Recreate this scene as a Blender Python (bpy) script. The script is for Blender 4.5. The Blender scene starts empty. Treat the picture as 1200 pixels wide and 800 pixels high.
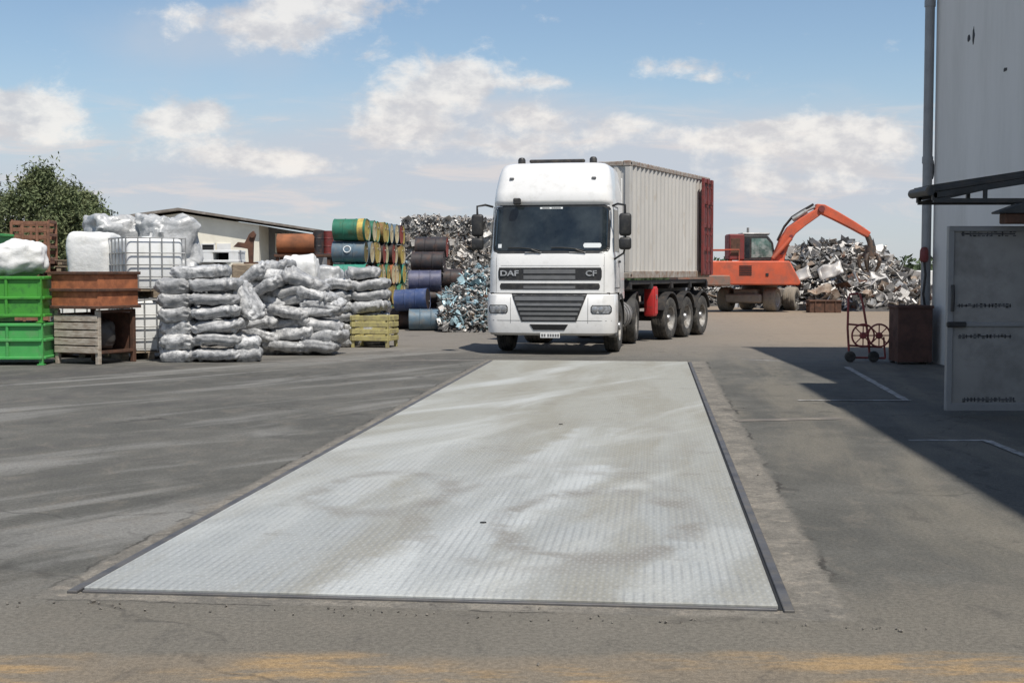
import bpy, bmesh, math, random
from mathutils import Vector, Matrix, Euler, noise

random.seed(7)
R = math.radians
scene = bpy.context.scene
COL = scene.collection
PI = math.pi

# ------------------------------------------------------------------ camera
CAM_H = 1.65
F = 1550.0            # focal length in photograph pixels (1200 wide)
PITCH = math.atan(82.0 / F)

cam_d = bpy.data.cameras.new('camera')
cam_d.sensor_width = 36.0
cam_d.lens = 36.0 * F / 1200.0
cam_d.clip_start = 0.1
cam_d.clip_end = 5000
cam = bpy.data.objects.new('camera', cam_d)
COL.objects.link(cam)
cam.location = (0, 0, CAM_H)
cam.rotation_euler = (PI / 2 - PITCH, 0, 0)
scene.camera = cam


def ray(px, py):
    u = (px - 600.0) / F
    v = (400.0 - py) / F
    ca, sa = math.cos(PITCH), math.sin(PITCH)
    return Vector((u, ca + v * sa, -sa + v * ca))


def G(px, py, z=0.0):
    """ground point seen at a pixel of the photograph"""
    d = ray(px, py)
    t = (z - CAM_H) / d.z
    return Vector((d.x * t, d.y * t, z))


def P(px, py, Y):
    d = ray(px, py)
    t = Y / d.y
    return Vector((d.x * t, Y, CAM_H + d.z * t))


# ------------------------------------------------------------------ object helpers
def tag(o, label=None, cat=None, group=None, kind=None):
    if label: o['label'] = label
    if cat: o['category'] = cat
    if group: o['group'] = group
    if kind: o['kind'] = kind
    return o


def empty(name, loc, rz=0.0, label=None, cat=None, group=None):
    o = bpy.data.objects.new(name, None)
    o.empty_display_size = 0.3
    COL.objects.link(o)
    o.location = loc
    o.rotation_euler = (0, 0, rz)
    return tag(o, label, cat, group)


def link_mesh(name, me, mats, parent=None, sharp=35):
    if not isinstance(mats, (list, tuple)): mats = [mats]
    for m in mats: me.materials.append(m)
    if sharp is not None:
        for p in me.polygons: p.use_smooth = True
        me.set_sharp_from_angle(angle=R(sharp))
    o = bpy.data.objects.new(name, me)
    COL.objects.link(o)
    if parent is not None: o.parent = parent
    return o


def copy_tree(o, parent=None):
    c = o.copy()
    COL.objects.link(c)
    if parent is not None:
        c.parent = parent
    for ch in list(o.children):
        copy_tree(ch, c)
    return c


class MB:
    def __init__(self):
        self.bm = bmesh.new()

    def _mi(self, before, mi):
        if mi:
            for f in self.bm.faces:
                if f.index == -1 or f not in before: pass

    def box(self, c, s, rot=None, bev=0.0, mi=0, seg=1):
        t = bmesh.new()
        bmesh.ops.create_cube(t, size=1.0)
        for v in t.verts: v.co = Vector((v.co.x * s[0], v.co.y * s[1], v.co.z * s[2]))
        if bev > 0:
            bmesh.ops.bevel(t, geom=list(t.edges), offset=min(bev, min(s) * .45), segments=seg, affect='EDGES', profile=.5)
        if rot is not None:
            t.transform(rot.to_4x4())
        t.transform(Matrix.Translation(Vector(c)))
        return self._merge(t, mi)

    def _merge(self, t, mi=0):
        for f in t.faces: f.material_index = mi
        me = bpy.data.meshes.new('tmp')
        t.to_mesh(me); t.free()
        n0 = len(self.bm.faces)
        self.bm.from_mesh(me)
        bpy.data.meshes.remove(me)
        return self

    def bar(self, p0, p1, w, h=None, bev=0.0, mi=0, up=Vector((0, 0, 1))):
        p0, p1 = Vector(p0), Vector(p1)
        d = p1 - p0
        L = d.length
        if L < 1e-6: return self
        x = d.normalized()
        y = up.cross(x)
        if y.length < 1e-4: y = Vector((1, 0, 0)).cross(x)
        if y.length < 1e-4: y = Vector((0, 1, 0)).cross(x)
        y.normalize()
        z = x.cross(y)
        rot = Matrix((x, y, z)).transposed()
        return self.box((p0 + p1) / 2, (L, w, h if h else w), rot, bev, mi)

    def cyl(self, p0, p1, r, seg=16, r2=None, mi=0):
        p0, p1 = Vector(p0), Vector(p1)
        d = p1 - p0
        t = bmesh.new()
        bmesh.ops.create_cone(t, cap_ends=True, segments=seg, radius1=r, radius2=r if r2 is None else r2, depth=d.length)
        q = d.to_track_quat('Z', 'Y')
        t.transform(Matrix.Translation((p0 + p1) / 2) @ q.to_matrix().to_4x4())
        return self._merge(t, mi)

    def tube(self, pts, r, seg=8, mi=0, closed=False):
        pts = [Vector(p) for p in pts]
        t = bmesh.new()
        rings = []
        n = len(pts)
        prev = None
        for i, p in enumerate(pts):
            if closed:
                d = pts[(i + 1) % n] - pts[(i - 1) % n]
            else:
                d = pts[min(i + 1, n - 1)] - pts[max(i - 1, 0)]
            d.normalize()
            if prev is None:
                a = d.orthogonal().normalized()
            else:
                a = prev - d * prev.dot(d)
                if a.length < 1e-5: a = d.orthogonal()
                a.normalize()
            prev = a
            b = d.cross(a)
            rr = r[i] if isinstance(r, (list, tuple)) else r
            rings.append([t.verts.new(p + (a * math.cos(2 * PI * k / seg) + b * math.sin(2 * PI * k / seg)) * rr) for k in range(seg)])
        m = n if closed else n - 1
        for i in range(m):
            A, B = rings[i], rings[(i + 1) % n]
            for k in range(seg):
                t.faces.new((A[k], A[(k + 1) % seg], B[(k + 1) % seg], B[k]))
        if not closed:
            t.faces.new(list(reversed(rings[0]))); t.faces.new(rings[-1])
        return self._merge(t, mi)

    def lathe(self, prof, origin=(0, 0, 0), axis=(1, 0, 0), seg=28, mi=0, cap=False):
        """prof: list of (radius, distance along axis)"""
        o = Vector(origin); ax = Vector(axis).normalized()
        a = ax.orthogonal().normalized(); b = ax.cross(a)
        t = bmesh.new()
        rings = []
        for r, h in prof:
            if r < 1e-5:
                rings.append([t.verts.new(o + ax * h)])
            else:
                rings.append([t.verts.new(o + ax * h + (a * math.cos(2 * PI * k / seg) + b * math.sin(2 * PI * k / seg)) * r) for k in range(seg)])
        for A, B in zip(rings, rings[1:]):
            for k in range(seg):
                k2 = (k + 1) % seg
                if len(A) == 1 and len(B) == 1: continue
                if len(A) == 1: t.faces.new((A[0], B[k2], B[k]))
                elif len(B) == 1: t.faces.new((A[k], A[k2], B[0]))
                else: t.faces.new((A[k], A[k2], B[k2], B[k]))
        bmesh.ops.recalc_face_normals(t, faces=list(t.faces))
        return self._merge(t, mi)

    def prism(self, poly, d0, d1, frame='xz', bev=0.0, mi=0):
        """extrude a 2-D polygon; frame xz extrudes along y, yz along x, xy along z"""
        def mk(a, b, d):
            return {'xz': (a, d, b), 'yz': (d, a, b), 'xy': (a, b, d)}[frame]
        t = bmesh.new()
        A = [t.verts.new(mk(a, b, d0)) for a, b in poly]
        B = [t.verts.new(mk(a, b, d1)) for a, b in poly]
        n = len(poly)
        t.faces.new(A); t.faces.new(list(reversed(B)))
        for i in range(n):
            t.faces.new((A[i], B[i], B[(i + 1) % n], A[(i + 1) % n]))
        bmesh.ops.recalc_face_normals(t, faces=list(t.faces))
        if bev > 0:
            bmesh.ops.bevel(t, geom=list(t.edges), offset=bev, segments=1, affect='EDGES')
        return self._merge(t, mi)

    def raw(self, verts, faces, mi=0):
        t = bmesh.new()
        vs = [t.verts.new(v) for v in verts]
        for f in faces:
            try: t.faces.new([vs[i] for i in f])
            except ValueError: pass
        bmesh.ops.recalc_face_normals(t, faces=list(t.faces))
        return self._merge(t, mi)

    def transform(self, M):
        self.bm.transform(M); return self

    def build(self, name, mats, parent=None, sharp=35):
        me = bpy.data.meshes.new(name)
        self.bm.to_mesh(me); self.bm.free()
        return link_mesh(name, me, mats, parent, sharp)


def rotz(a): return Matrix.Rotation(a, 3, 'Z')


def eul(x, y, z): return Euler((x, y, z)).to_matrix()


# ------------------------------------------------------------------ materials
class NT:
    """small wrapper to write node trees shortly"""
    def __init__(self, tree):
        self.t = tree
        tree.nodes.clear()

    def n(self, typ, **kw):
        nd = self.t.nodes.new(typ)
        for k, v in kw.items():
            if k.startswith('i_'):
                nd.inputs[k[2:].replace('_', ' ')].default_value = v
            else:
                setattr(nd, k, v)
        return nd

    def l(self, a, b): self.t.links.new(a, b)

    def val(self, sock, x):
        if isinstance(x, (int, float)): sock.default_value = x
        elif isinstance(x, (tuple, list)): sock.default_value = x
        else: self.l(x, sock)

    def m(self, op, a, b=0.0, c=0.0, clamp=False):
        nd = self.n('ShaderNodeMath', operation=op, use_clamp=clamp)
        self.val(nd.inputs[0], a); self.val(nd.inputs[1], b); self.val(nd.inputs[2], c)
        return nd.outputs[0]

    def mix(self, f, a, b, blend='MIX'):
        nd = self.n('ShaderNodeMix', data_type='RGBA', blend_type=blend)
        self.val(nd.inputs['Factor'], f)
        for s, x in ((nd.inputs[6], a), (nd.inputs[7], b)):
            if isinstance(x, (tuple, list)) and len(x) == 3: x = (*x, 1)
            self.val(s, x)
        return nd.outputs[2]

    def ss(self, x, lo, hi, a=0.0, b=1.0):
        nd = self.n('ShaderNodeMapRange', interpolation_type='SMOOTHSTEP')
        self.val(nd.inputs[0], x)
        nd.inputs[1].default_value = lo; nd.inputs[2].default_value = hi
        nd.inputs[3].default_value = a; nd.inputs[4].default_value = b
        return nd.outputs[0]

    def noise(self, vec, scale, detail=4, rough=.55, dist=0.0):
        nd = self.n('ShaderNodeTexNoise')
        if vec is not None: self.l(vec, nd.inputs['Vector'])
        nd.inputs['Scale'].default_value = scale
        nd.inputs['Detail'].default_value = detail
        nd.inputs['Roughness'].default_value = rough
        nd.inputs['Distortion'].default_value = dist
        return nd.outputs[0]

    def mapping(self, vec, scale=(1, 1, 1), loc=(0, 0, 0), rot=(0, 0, 0)):
        nd = self.n('ShaderNodeMapping')
        self.l(vec, nd.inputs[0])
        nd.inputs['Location'].default_value = loc
        nd.inputs['Rotation'].default_value = rot
        nd.inputs['Scale'].default_value = scale
        return nd.outputs[0]

    def sep(self, vec):
        nd = self.n('ShaderNodeSeparateXYZ'); self.l(vec, nd.inputs[0]); return nd.outputs

    def bump(self, h, strength=.3, dist=.01):
        nd = self.n('ShaderNodeBump')
        nd.inputs['Strength'].default_value = strength
        nd.inputs['Distance'].default_value = dist
        self.l(h, nd.inputs['Height'])
        return nd.outputs[0]

    def out(self, color, rough=.6, metal=0.0, normal=None, coat=0.0, spec=.5, trans=0.0):
        b = self.n('ShaderNodeBsdfPrincipled')
        if isinstance(color, (tuple, list)) and len(color) == 3: color = (*color, 1)
        self.val(b.inputs['Base Color'], color)
        self.val(b.inputs['Roughness'], rough)
        self.val(b.inputs['Metallic'], metal)
        b.inputs['Coat Weight'].default_value = coat
        b.inputs['Specular IOR Level'].default_value = spec
        b.inputs['Transmission Weight'].default_value = trans
        if normal is not None: self.l(normal, b.inputs['Normal'])
        o = self.n('ShaderNodeOutputMaterial')
        self.l(b.outputs[0], o.inputs[0])
        return b


def new_mat(name):
    m = bpy.data.materials.new(name)
    m.use_nodes = True
    return m, NT(m.node_tree)


def mat(name, col, rough=.6, metal=0.0, var=.2, vscale=4.0, col2=None, amount=.5, soft=.12, c2scale=5.0,
        bump=0.0, bscale=30.0, bdist=.01, coat=0.0, spec=.5, rand=0.0, stretch=(1, 1, 1)):
    """worn surface: base colour with tonal variation, patches of a second colour, fine bump"""
    m, t = new_mat(name)
    co = t.n('ShaderNodeTexCoord').outputs['Object']
    info = t.n('ShaderNodeObjectInfo').outputs['Random']
    off = t.n('ShaderNodeVectorMath', operation='ADD')
    t.l(co, off.inputs[0])
    cmb = t.n('ShaderNodeCombineXYZ')
    k = t.m('MULTIPLY', info, 37.0)
    for i in range(3): t.l(k, cmb.inputs[i])
    t.l(cmb.outputs[0], off.inputs[1])
    v = t.mapping(off.outputs[0], scale=stretch)
    n1 = t.noise(v, vscale, 5)
    f = t.ss(n1, .3, .7, 1 - var, 1 + var)
    if rand:
        f = t.m('MULTIPLY', f, t.ss(info, 0, 1, 1 - rand, 1 + rand))
    hsv = t.n('ShaderNodeHueSaturation')
    hsv.inputs['Color'].default_value = (*col, 1)
    t.l(f, hsv.inputs['Value'])
    c = hsv.outputs[0]
    r = rough
    if col2 is not None:
        n2 = t.noise(v, c2scale, 6, .65)
        lo = .5 + (0.5 - amount) * .5
        f2 = t.ss(n2, lo - soft, lo + soft)
        c = t.mix(f2, c, col2)
        r = t.m('ADD', rough, t.m('MULTIPLY', f2, .15), clamp=True)
    nrm = None
    if bump:
        nrm = t.bump(t.noise(v, bscale, 4, .6), bump, bdist)
    t.out(c, r, metal, nrm, coat, spec)
    return m


M = {}
M['truck_white'] = mat('truck_white_paint', (.82, .81, .785), .28, 0, .02, 2, (.70, .69, .66), .25, .15, 5, coat=.5)
M['glass'] = mat('dark_window_glass', (.010, .015, .019), .04, 0, .3, 2, (.045, .055, .058), .38, .22, 1.5, spec=.6)  # paler patches imitate reflections in the glass colour
M['rubber'] = mat('tyre_rubber', (.028, .027, .026), .85, 0, .25, 5, (.11, .10, .085), .42, .2, 7, .3, 60)
M['black_plastic'] = mat('black_plastic', (.022, .022, .023), .5, 0, .2, 5, (.06, .057, .05), .3, .2, 9)
M['grille_grey'] = mat('grille_slat_grey', (.17, .17, .17), .4, .2, .1, 6)
M['chassis'] = mat('chassis_dark_steel', (.03, .03, .032), .6, .3, .25, 5, (.09, .075, .06), .35, .2, 8)
M['steel'] = mat('bare_steel', (.42, .42, .42), .42, .8, .15, 8, (.2, .17, .14), .3, .15, 9)
M['rim'] = mat('wheel_rim_paint', (.36, .35, .33), .5, .2, .2, 6, (.12, .1, .08), .42, .2, 9)
M['lamp'] = mat('headlamp_lens', (.42, .43, .44), .12, .3, .35, 22)
M['plate'] = mat('number_plate_white', (.78, .78, .76), .4, 0, .02, 3)
M['container'] = mat('container_grey_paint', (.54, .52, .48), .55, 0, .05, 2, (.46, .42, .36), .24, .1, 5, stretch=(1, 1, .35))
M['container_edge'] = mat('container_rusty_rail', (.36, .33, .29), .6, 0, .15, 4, (.24, .15, .10), .42, .15, 7)
M['maroon'] = mat('container_door_maroon', (.20, .035, .032), .55, 0, .15, 3, (.10, .035, .03), .4, .15, 6)
M['red'] = mat('red_paint', (.52, .03, .03), .45, 0, .12, 4, (.25, .04, .03), .3, .15, 8)
M['orange'] = mat('excavator_orange', (.58, .105, .045), .55, 0, .12, 1.6, (.36, .095, .055), .42, .15, 2.5)
M['counterweight'] = mat('counterweight_grey_brown', (.20, .15, .12), .7, 0, .15, 3, (.33, .10, .05), .3, .2, 3)
M['undercarriage'] = mat('muddy_undercarriage', (.19, .17, .15), .8, 0, .25, 4, (.24, .20, .16), .5, .2, 5)
M['mud_tyre'] = mat('muddy_tyre', (.22, .195, .16), .9, 0, .2, 6, (.26, .22, .17), .55, .2, 7, .3, 40)
M['grapple'] = mat('grapple_worn_steel', (.10, .09, .08), .55, .5, .25, 6, (.18, .10, .06), .4, .2, 6)
M['bag'] = mat('silver_sack_plastic', (.47, .47, .465), .48, .05, .18, 6, (.24, .245, .25), .44, .12, 9, .6, 20, .02, rand=.22)
M['white_bag'] = mat('white_woven_sack', (.76, .76, .74), .6, 0, .08, 4, (.55, .54, .5), .3, .2, 4, .5, 10, .02)
M['film'] = mat('crumpled_clear_film', (.52, .52, .51), .3, .0, .2, 3, (.33, .34, .34), .45, .2, 5, .5, 9, .04, spec=.7)
M['tank_white'] = mat('white_tank_plastic', (.78, .79, .78), .5, 0, .04, 2, (.6, .6, .56), .25, .2, 4)
M['cage'] = mat('galvanised_cage_tube', (.36, .36, .35), .45, .6, .15, 8)
M['wood'] = mat('weathered_pallet_wood', (.30, .24, .17), .85, 0, .25, 5, (.18, .14, .1), .45, .2, 7, .4, 30, stretch=(1, 1, 4))
M['stillage'] = mat('weathered_grey_boards', (.46, .41, .34), .85, 0, .2, 5, (.25, .19, .14), .4, .2, 6, .4, 30, stretch=(1, 1, 4))
M['rust'] = mat('rusty_brown_paint', (.42, .145, .06), .75, 0, .2, 4, (.24, .085, .04), .45, .15, 5, .35, 40)
M['rust_dark'] = mat('dark_rust', (.12, .055, .032), .8, 0, .25, 4, (.06, .035, .025), .45, .2, 6, .35, 40)
M['green'] = mat('bright_green_paint', (.060, .30, .035), .5, 0, .1, 3, (.035, .17, .03), .33, .12, 6, .15, 30)
M['green2'] = mat('fresh_green_paint', (.065, .35, .085), .5, 0, .1, 3, (.10, .30, .10), .33, .12, 6, .15, 30)
M['yellow'] = mat('faded_yellow_paint', (.44, .39, .16), .7, 0, .15, 4, (.27, .23, .13), .4, .15, 7, .3, 40)
M['cream'] = mat('cream_render', (.80, .76, .64), .85, 0, .05, 1, (.70, .66, .55), .35, .2, .8, .2, 20)
M['grey_wall'] = mat('shaded_wall_grey', (.27, .27, .27), .8, 0, .12, 1, (.18, .18, .18), .4, .2, 2)
M['roof'] = mat('brown_roof_sheet', (.17, .145, .12), .75, 0, .15, 2, (.30, .27, .24), .35, .2, 3)
M['dark'] = mat('dark_opening', (.015, .015, .015), .7, 0, .2, 3)
M['hall_wall'] = mat('white_hall_render', (.76, .735, .69), .9, 0, .05, .6, (.62, .60, .555), .38, .22, 1.2, .25, 30, stretch=(1, 1, .22))
M['pipe'] = mat('grey_drainpipe', (.30, .30, .30), .5, .3, .08, 2, (.25, .25, .25), .35, .2, 4)
M['canopy'] = mat('dark_canopy_sheet', (.045, .048, .05), .5, .3, .2, 4, (.09, .08, .07), .35, .2, 5)
M['door_leaf'] = mat('white_gate_shade_toned', (.31, .298, .28), .6, 0, .08, 1.5, (.20, .192, .18), .42, .2, 2.5, .1, 12)  # white gate, its colour lowered for the shade under the canopy
M['ink'] = mat('black_stencil_ink', (.06, .06, .065), .8, 0, .2, 30, (.14, .14, .14), .45, .2, 25)
M['bin'] = mat('brown_bin_paint', (.10, .045, .032), .7, 0, .15, 4, (.05, .028, .022), .4, .2, 5, .2, 40)
M['concrete'] = mat('worn_concrete', (.235, .215, .19), .92, 0, .14, 3, (.145, .135, .122), .45, .18, 4.5, .5, 60)
M['frame_steel'] = mat('dark_frame_channel', (.10, .10, .105), .6, .35, .2, 4, (.15, .14, .125), .35, .2, 5, .2, 60)
M['road_paint'] = mat('worn_white_road_paint', (.44, .43, .41), .9, 0, .15, 5, (.16, .155, .15), .52, .2, 9)
M['scrap_white'] = mat('scrap_pale_sheet', (.56, .535, .50), .5, .25, .2, 2, (.45, .42, .38), .35, .2, 4)
M['scrap_grey'] = mat('scrap_grey_metal', (.34, .335, .32), .45, .5, .3, 3, (.17, .16, .15), .4, .2, 5)
M['scrap_dark'] = mat('scrap_dark_metal', (.085, .08, .075), .6, .3, .3, 4)
M['scrap_tan'] = mat('scrap_tan', (.40, .33, .26), .7, .1, .25, 3, (.22, .13, .08), .4, .2, 4)
M['scrap_blue'] = mat('scrap_pale_blue', (.36, .50, .54), .45, .25, .25, 3, (.22, .32, .36), .4, .2, 5)
M['leaf'] = mat('tree_leaf', (.095, .125, .05), .75, 0, .35, 1.2, (.15, .165, .075), .45, .2, 1.5)
M['leaf_dark'] = mat('hedge_leaf', (.035, .065, .026), .7, 0, .35, .5, (.065, .09, .035), .45, .2, .7)
M['bark'] = mat('tree_bark', (.11, .085, .06), .9, 0, .3, 6)
M['purple'] = mat('drum_purple_blue', (.075, .08, .135), .5, .1, .15, 3, (.16, .15, .19), .35, .15, 5)
M['blue'] = mat('drum_blue', (.045, .075, .18), .5, .1, .15, 3, (.12, .14, .22), .35, .15, 5)
M['slate'] = mat('drum_slate_blue', (.10, .155, .20), .5, .1, .15, 3, (.16, .17, .17), .35, .15, 5)
M['teal'] = mat('drum_teal', (.05, .27, .20), .5, .1, .12, 3, (.09, .20, .16), .35, .15, 5)
M['drum_green'] = mat('drum_green', (.03, .17, .105), .5, .1, .12, 3, (.06, .12, .06), .35, .15, 5)
M['drum_dark'] = mat('drum_dark_rust', (.035, .032, .034), .5, .1, .2, 3, (.08, .045, .035), .36, .15, 5)
M['drum_olive'] = mat('drum_olive', (.18, .16, .05), .6, .1, .2, 3, (.22, .10, .04), .4, .15, 5)
M['lid_cream'] = mat('drum_lid_cream', (.70, .60, .36), .6, .1, .1, 4, (.42, .25, .10), .38, .15, 6)
M['lid_yellow'] = mat('drum_lid_yellow', (.58, .44, .11), .6, .1, .1, 4, (.30, .18, .07), .38, .15, 6)
M['lid_red'] = mat('drum_lid_red', (.33, .05, .035), .6, .1, .15, 4, (.2, .08, .05), .4, .15, 6)
M['pale_block'] = mat('pale_painted_block', (.72, .72, .70), .8, 0, .06, 2)
M['sticker'] = mat('white_sticker', (.72, .75, .75), .5, 0, .03, 5)
M['stone'] = mat('loose_stone', (.17, .155, .135), .9, 0, .3, 20)

# ------------------------------------------------------------------ ground
A0 = G(97, 693); B0 = G(912, 714); C0 = G(805, 424); D0 = G(577, 424)
W_W = (((B0 - A0).length + (C0 - D0).length) / 2)
ax = ((C0 + D0) / 2 - (A0 + B0) / 2)
W_L = ax.length
W_A = -math.atan2(ax.x, ax.y)         # rotation about z of the weighbridge frame
mid0 = (A0 + B0) / 2
W_RX = Vector((math.cos(W_A), math.sin(W_A), 0))
W_O = mid0 - W_RX * (W_W / 2)


def WB(x, y, z=0.0):
    """weighbridge frame (x across, y along) to world"""
    return W_O + W_RX * x + Vector((-W_RX.y, W_RX.x, 0)) * y + Vector((0, 0, z))


def ground_material():
    m, t = new_mat('yard_asphalt')
    co = t.n('ShaderNodeTexCoord').outputs['Object']
    X, Y, Z = t.sep(co)
    big = t.noise(co, .22, 5, .6)
    midn = t.noise(co, 1.3, 6, .62, .4)
    fine = t.noise(co, 38, 4, .7)
    grit = t.noise(co, 160, 2, .6)
    # base: dark asphalt with dusty areas
    c = t.mix(t.ss(big, .38, .62), (.083, .081, .072), (.112, .108, .095))
    c = t.mix(t.m('MULTIPLY', t.ss(midn, .45, .7), .45), c, (.148, .142, .126))
    # long sweeping pale tyre wear on the left of the weighbridge
    warp = t.n('ShaderNodeVectorMath', operation='ADD')
    t.l(co, warp.inputs[0])
    tr = t.mapping(t.mapping(co, rot=(0, 0, R(-52))), scale=(.13, .80, 1))
    trk = t.noise(tr, 1.0, 5, .58, .9)
    left = t.ss(X, 1.0, -2.2)
    c = t.mix(t.m('MULTIPLY', t.m('MULTIPLY', t.ss(trk, .50, .64), left), .8), c, (.215, .210, .194))
    c = t.mix(t.m('MULTIPLY', t.m('MULTIPLY', t.ss(trk, .46, .34), left), .5), c, (.070, .066, .064))
    # right side: browner, dusty with long stains
    tr2 = t.mapping(t.mapping(co, rot=(0, 0, R(8))), scale=(1.1, .16, 1))
    st = t.noise(tr2, 1.1, 4, .6, .4)
    right = t.ss(X, .5, 2.4)
    c = t.mix(t.m('MULTIPLY', t.m('MULTIPLY', t.ss(st, .42, .66), right), .8), c, (.160, .146, .118))
    # near strip: grey-brown sandy asphalt, then worn yellow paint
    wob = t.m('MULTIPLY', t.m('SUBTRACT', midn, .5), 1.1)
    yy = t.m('ADD', Y, wob)
    near = t.ss(yy, 7.3, 6.2)
    c = t.mix(t.m('MULTIPLY', near, .65), c, (.165, .148, .120))
    lane = t.m('MULTIPLY', t.ss(t.m('ADD', Y, t.m('MULTIPLY', wob, .35)), 5.70, 5.52), t.ss(Y, 4.9, 5.1))
    worn = t.noise(t.mapping(co, scale=(.7, 2.2, 1)), 2.2, 6, .7)
    blot = t.noise(co, .75, 2, .5)
    c = t.mix(t.m('MULTIPLY', lane, t.m('MULTIPLY', t.ss(worn, .44, .6), t.ss(blot, .40, .54))), c, (.32, .21, .095))
    c = t.mix(t.m('MULTIPLY', lane, .40), c, (.235, .18, .12))
    # dusty earth in the far yard, tan in front of the excavator
    far = t.ss(t.m('ADD', Y, t.m('MULTIPLY', t.m('SUBTRACT', big, .5), 6.0)), 23, 31)
    pat = t.noise(t.mapping(co, scale=(1, .6, 1)), 3.1, 6, .7, .6)
    c = t.mix(t.m('MULTIPLY', t.ss(pat, .50, .68), .38), c, (.175, .155, .128))
    c = t.mix(t.m('MULTIPLY', t.ss(pat, .46, .30), .42), c, (.058, .054, .050))
    fc = t.mix(t.ss(X, 3, 9), (.20, .18, .155), (.275, .215, .155))
    c = t.mix(t.m('MULTIPLY', far, .85), c, fc)
    # crumbling concrete let in round the weighbridge
    px_, py_ = t.m('SUBTRACT', X, W_O.x), t.m('SUBTRACT', Y, W_O.y)
    lx = t.m('ADD', t.m('MULTIPLY', px_, math.cos(W_A)), t.m('MULTIPLY', py_, math.sin(W_A)))
    ly = t.m('SUBTRACT', t.m('MULTIPLY', py_, math.cos(W_A)), t.m('MULTIPLY', px_, math.sin(W_A)))
    e = t.m('DIVIDE', lx, -.18)
    for q_ in (t.m('DIVIDE', t.m('SUBTRACT', lx, W_W + .08), .25), t.m('DIVIDE', ly, -.16), t.m('DIVIDE', t.m('SUBTRACT', ly, W_L), .45)):
        e = t.m('MAXIMUM', e, q_)
    bn1 = t.noise(co, 2.4, 6, .68); bn2 = t.noise(co, 9, 5, .65)
    e = t.m('ADD', e, t.m('ADD', t.m('MULTIPLY', t.m('SUBTRACT', bn1, .5), .9), t.m('MULTIPLY', t.m('SUBTRACT', bn2, .5), .4)))
    bc = t.mix(t.ss(bn1, .40, .62), (.140, .130, .112), (.205, .187, .158))
    bc = t.mix(t.m('MULTIPLY', t.ss(bn2, .52, .66), .6), bc, (.28, .245, .20))
    bc = t.mix(t.m('MULTIPLY', t.ss(bn2, .42, .33), .6), bc, (.075, .068, .060))
    c = t.mix(t.ss(e, 1.18, .80), c, bc)
    edge = t.m('MULTIPLY', t.ss(t.m('ABSOLUTE', t.m('SUBTRACT', e, 1.08)), .10, .02), t.ss(t.noise(co, 1.7, 3, .6), .47, .60))
    c = t.mix(t.m('MULTIPLY', edge, .75), c, (.03, .027, .024))
    hs = t.n('ShaderNodeHueSaturation')
    t.l(c, hs.inputs['Color'])
    g = t.m('MULTIPLY', t.ss(fine, .3, .7, .78, 1.22), t.ss(grit, .3, .7, .78, 1.22))
    t.l(g, hs.inputs['Value'])
    c = hs.outputs[0]
    oil = t.noise(co, .9, 3, .5)
    oil2 = t.noise(co, 4.5, 3, .6)
    c = t.mix(t.m('MULTIPLY', t.m('MULTIPLY', t.ss(oil, .62, .72), t.ss(oil2, .45, .6)), .55), c, (.035, .032, .030))
    # cracks
    vor = t.n('ShaderNodeTexVoronoi', feature='DISTANCE_TO_EDGE')
    dv = t.n('ShaderNodeVectorMath', operation='ADD')
    t.l(co, dv.inputs[0])
    nz = t.n('ShaderNodeTexNoise'); t.l(co, nz.inputs['Vector']); nz.inputs['Scale'].default_value = 1.4
    sc = t.n('ShaderNodeVectorMath', operation='SCALE'); t.l(nz.outputs[1], sc.inputs[0]); sc.inputs['Scale'].default_value = 1.2
    t.l(sc.outputs[0], dv.inputs[1])
    t.l(dv.outputs[0], vor.inputs['Vector']); vor.inputs['Scale'].default_value = .17
    crack = t.m('MULTIPLY', t.ss(vor.outputs[0], .006, .001), t.ss(oil2, .4, .55))
    c = t.mix(t.m('MULTIPLY', crack, .35), c, (.03, .028, .026))
    h = t.m('ADD', t.m('MULTIPLY', fine, .5), t.m('ADD', t.m('MULTIPLY', grit, .5), t.m('MULTIPLY', crack, -1.0)))
    t.out(c, .92, 0, t.bump(h, .35, .012), spec=.3)
    return m


mb = MB()
mb.raw([(-900, -60, 0), (900, -60, 0), (900, 2500, 0), (-900, 2500, 0)], [(0, 1, 2, 3)])
tag(mb.build('ground', ground_material(), None, None), 'grey worn asphalt yard with tyre wear', 'ground', kind='structure')

OF = .24
# transverse repair strips / joints
def strip(name, pts, w, m, z, label, kind='structure', cat='marking'):
    mb = MB()
    n = len(pts)
    L, Rr = [], []
    for i, p in enumerate(pts):
        d = (pts[min(i + 1, n - 1)] - pts[max(i - 1, 0)]).normalized()
        nr = Vector((-d.y, d.x, 0))
        j = 1 + noise.noise(Vector(p) * 3.1) * .35
        L.append(Vector(p) + nr * w / 2 * j + Vector((0, 0, z)))
        Rr.append(Vector(p) - nr * w / 2 * j + Vector((0, 0, z)))
    mb.raw(L + Rr, [(i, i + 1, n + i + 1, n + i) for i in range(n - 1)])
    return tag(mb.build(name, m, None, None), label, cat, kind=kind)


def seg(p, q, n=24):
    return [p.lerp(q, i / n) for i in range(n + 1)]

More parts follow.
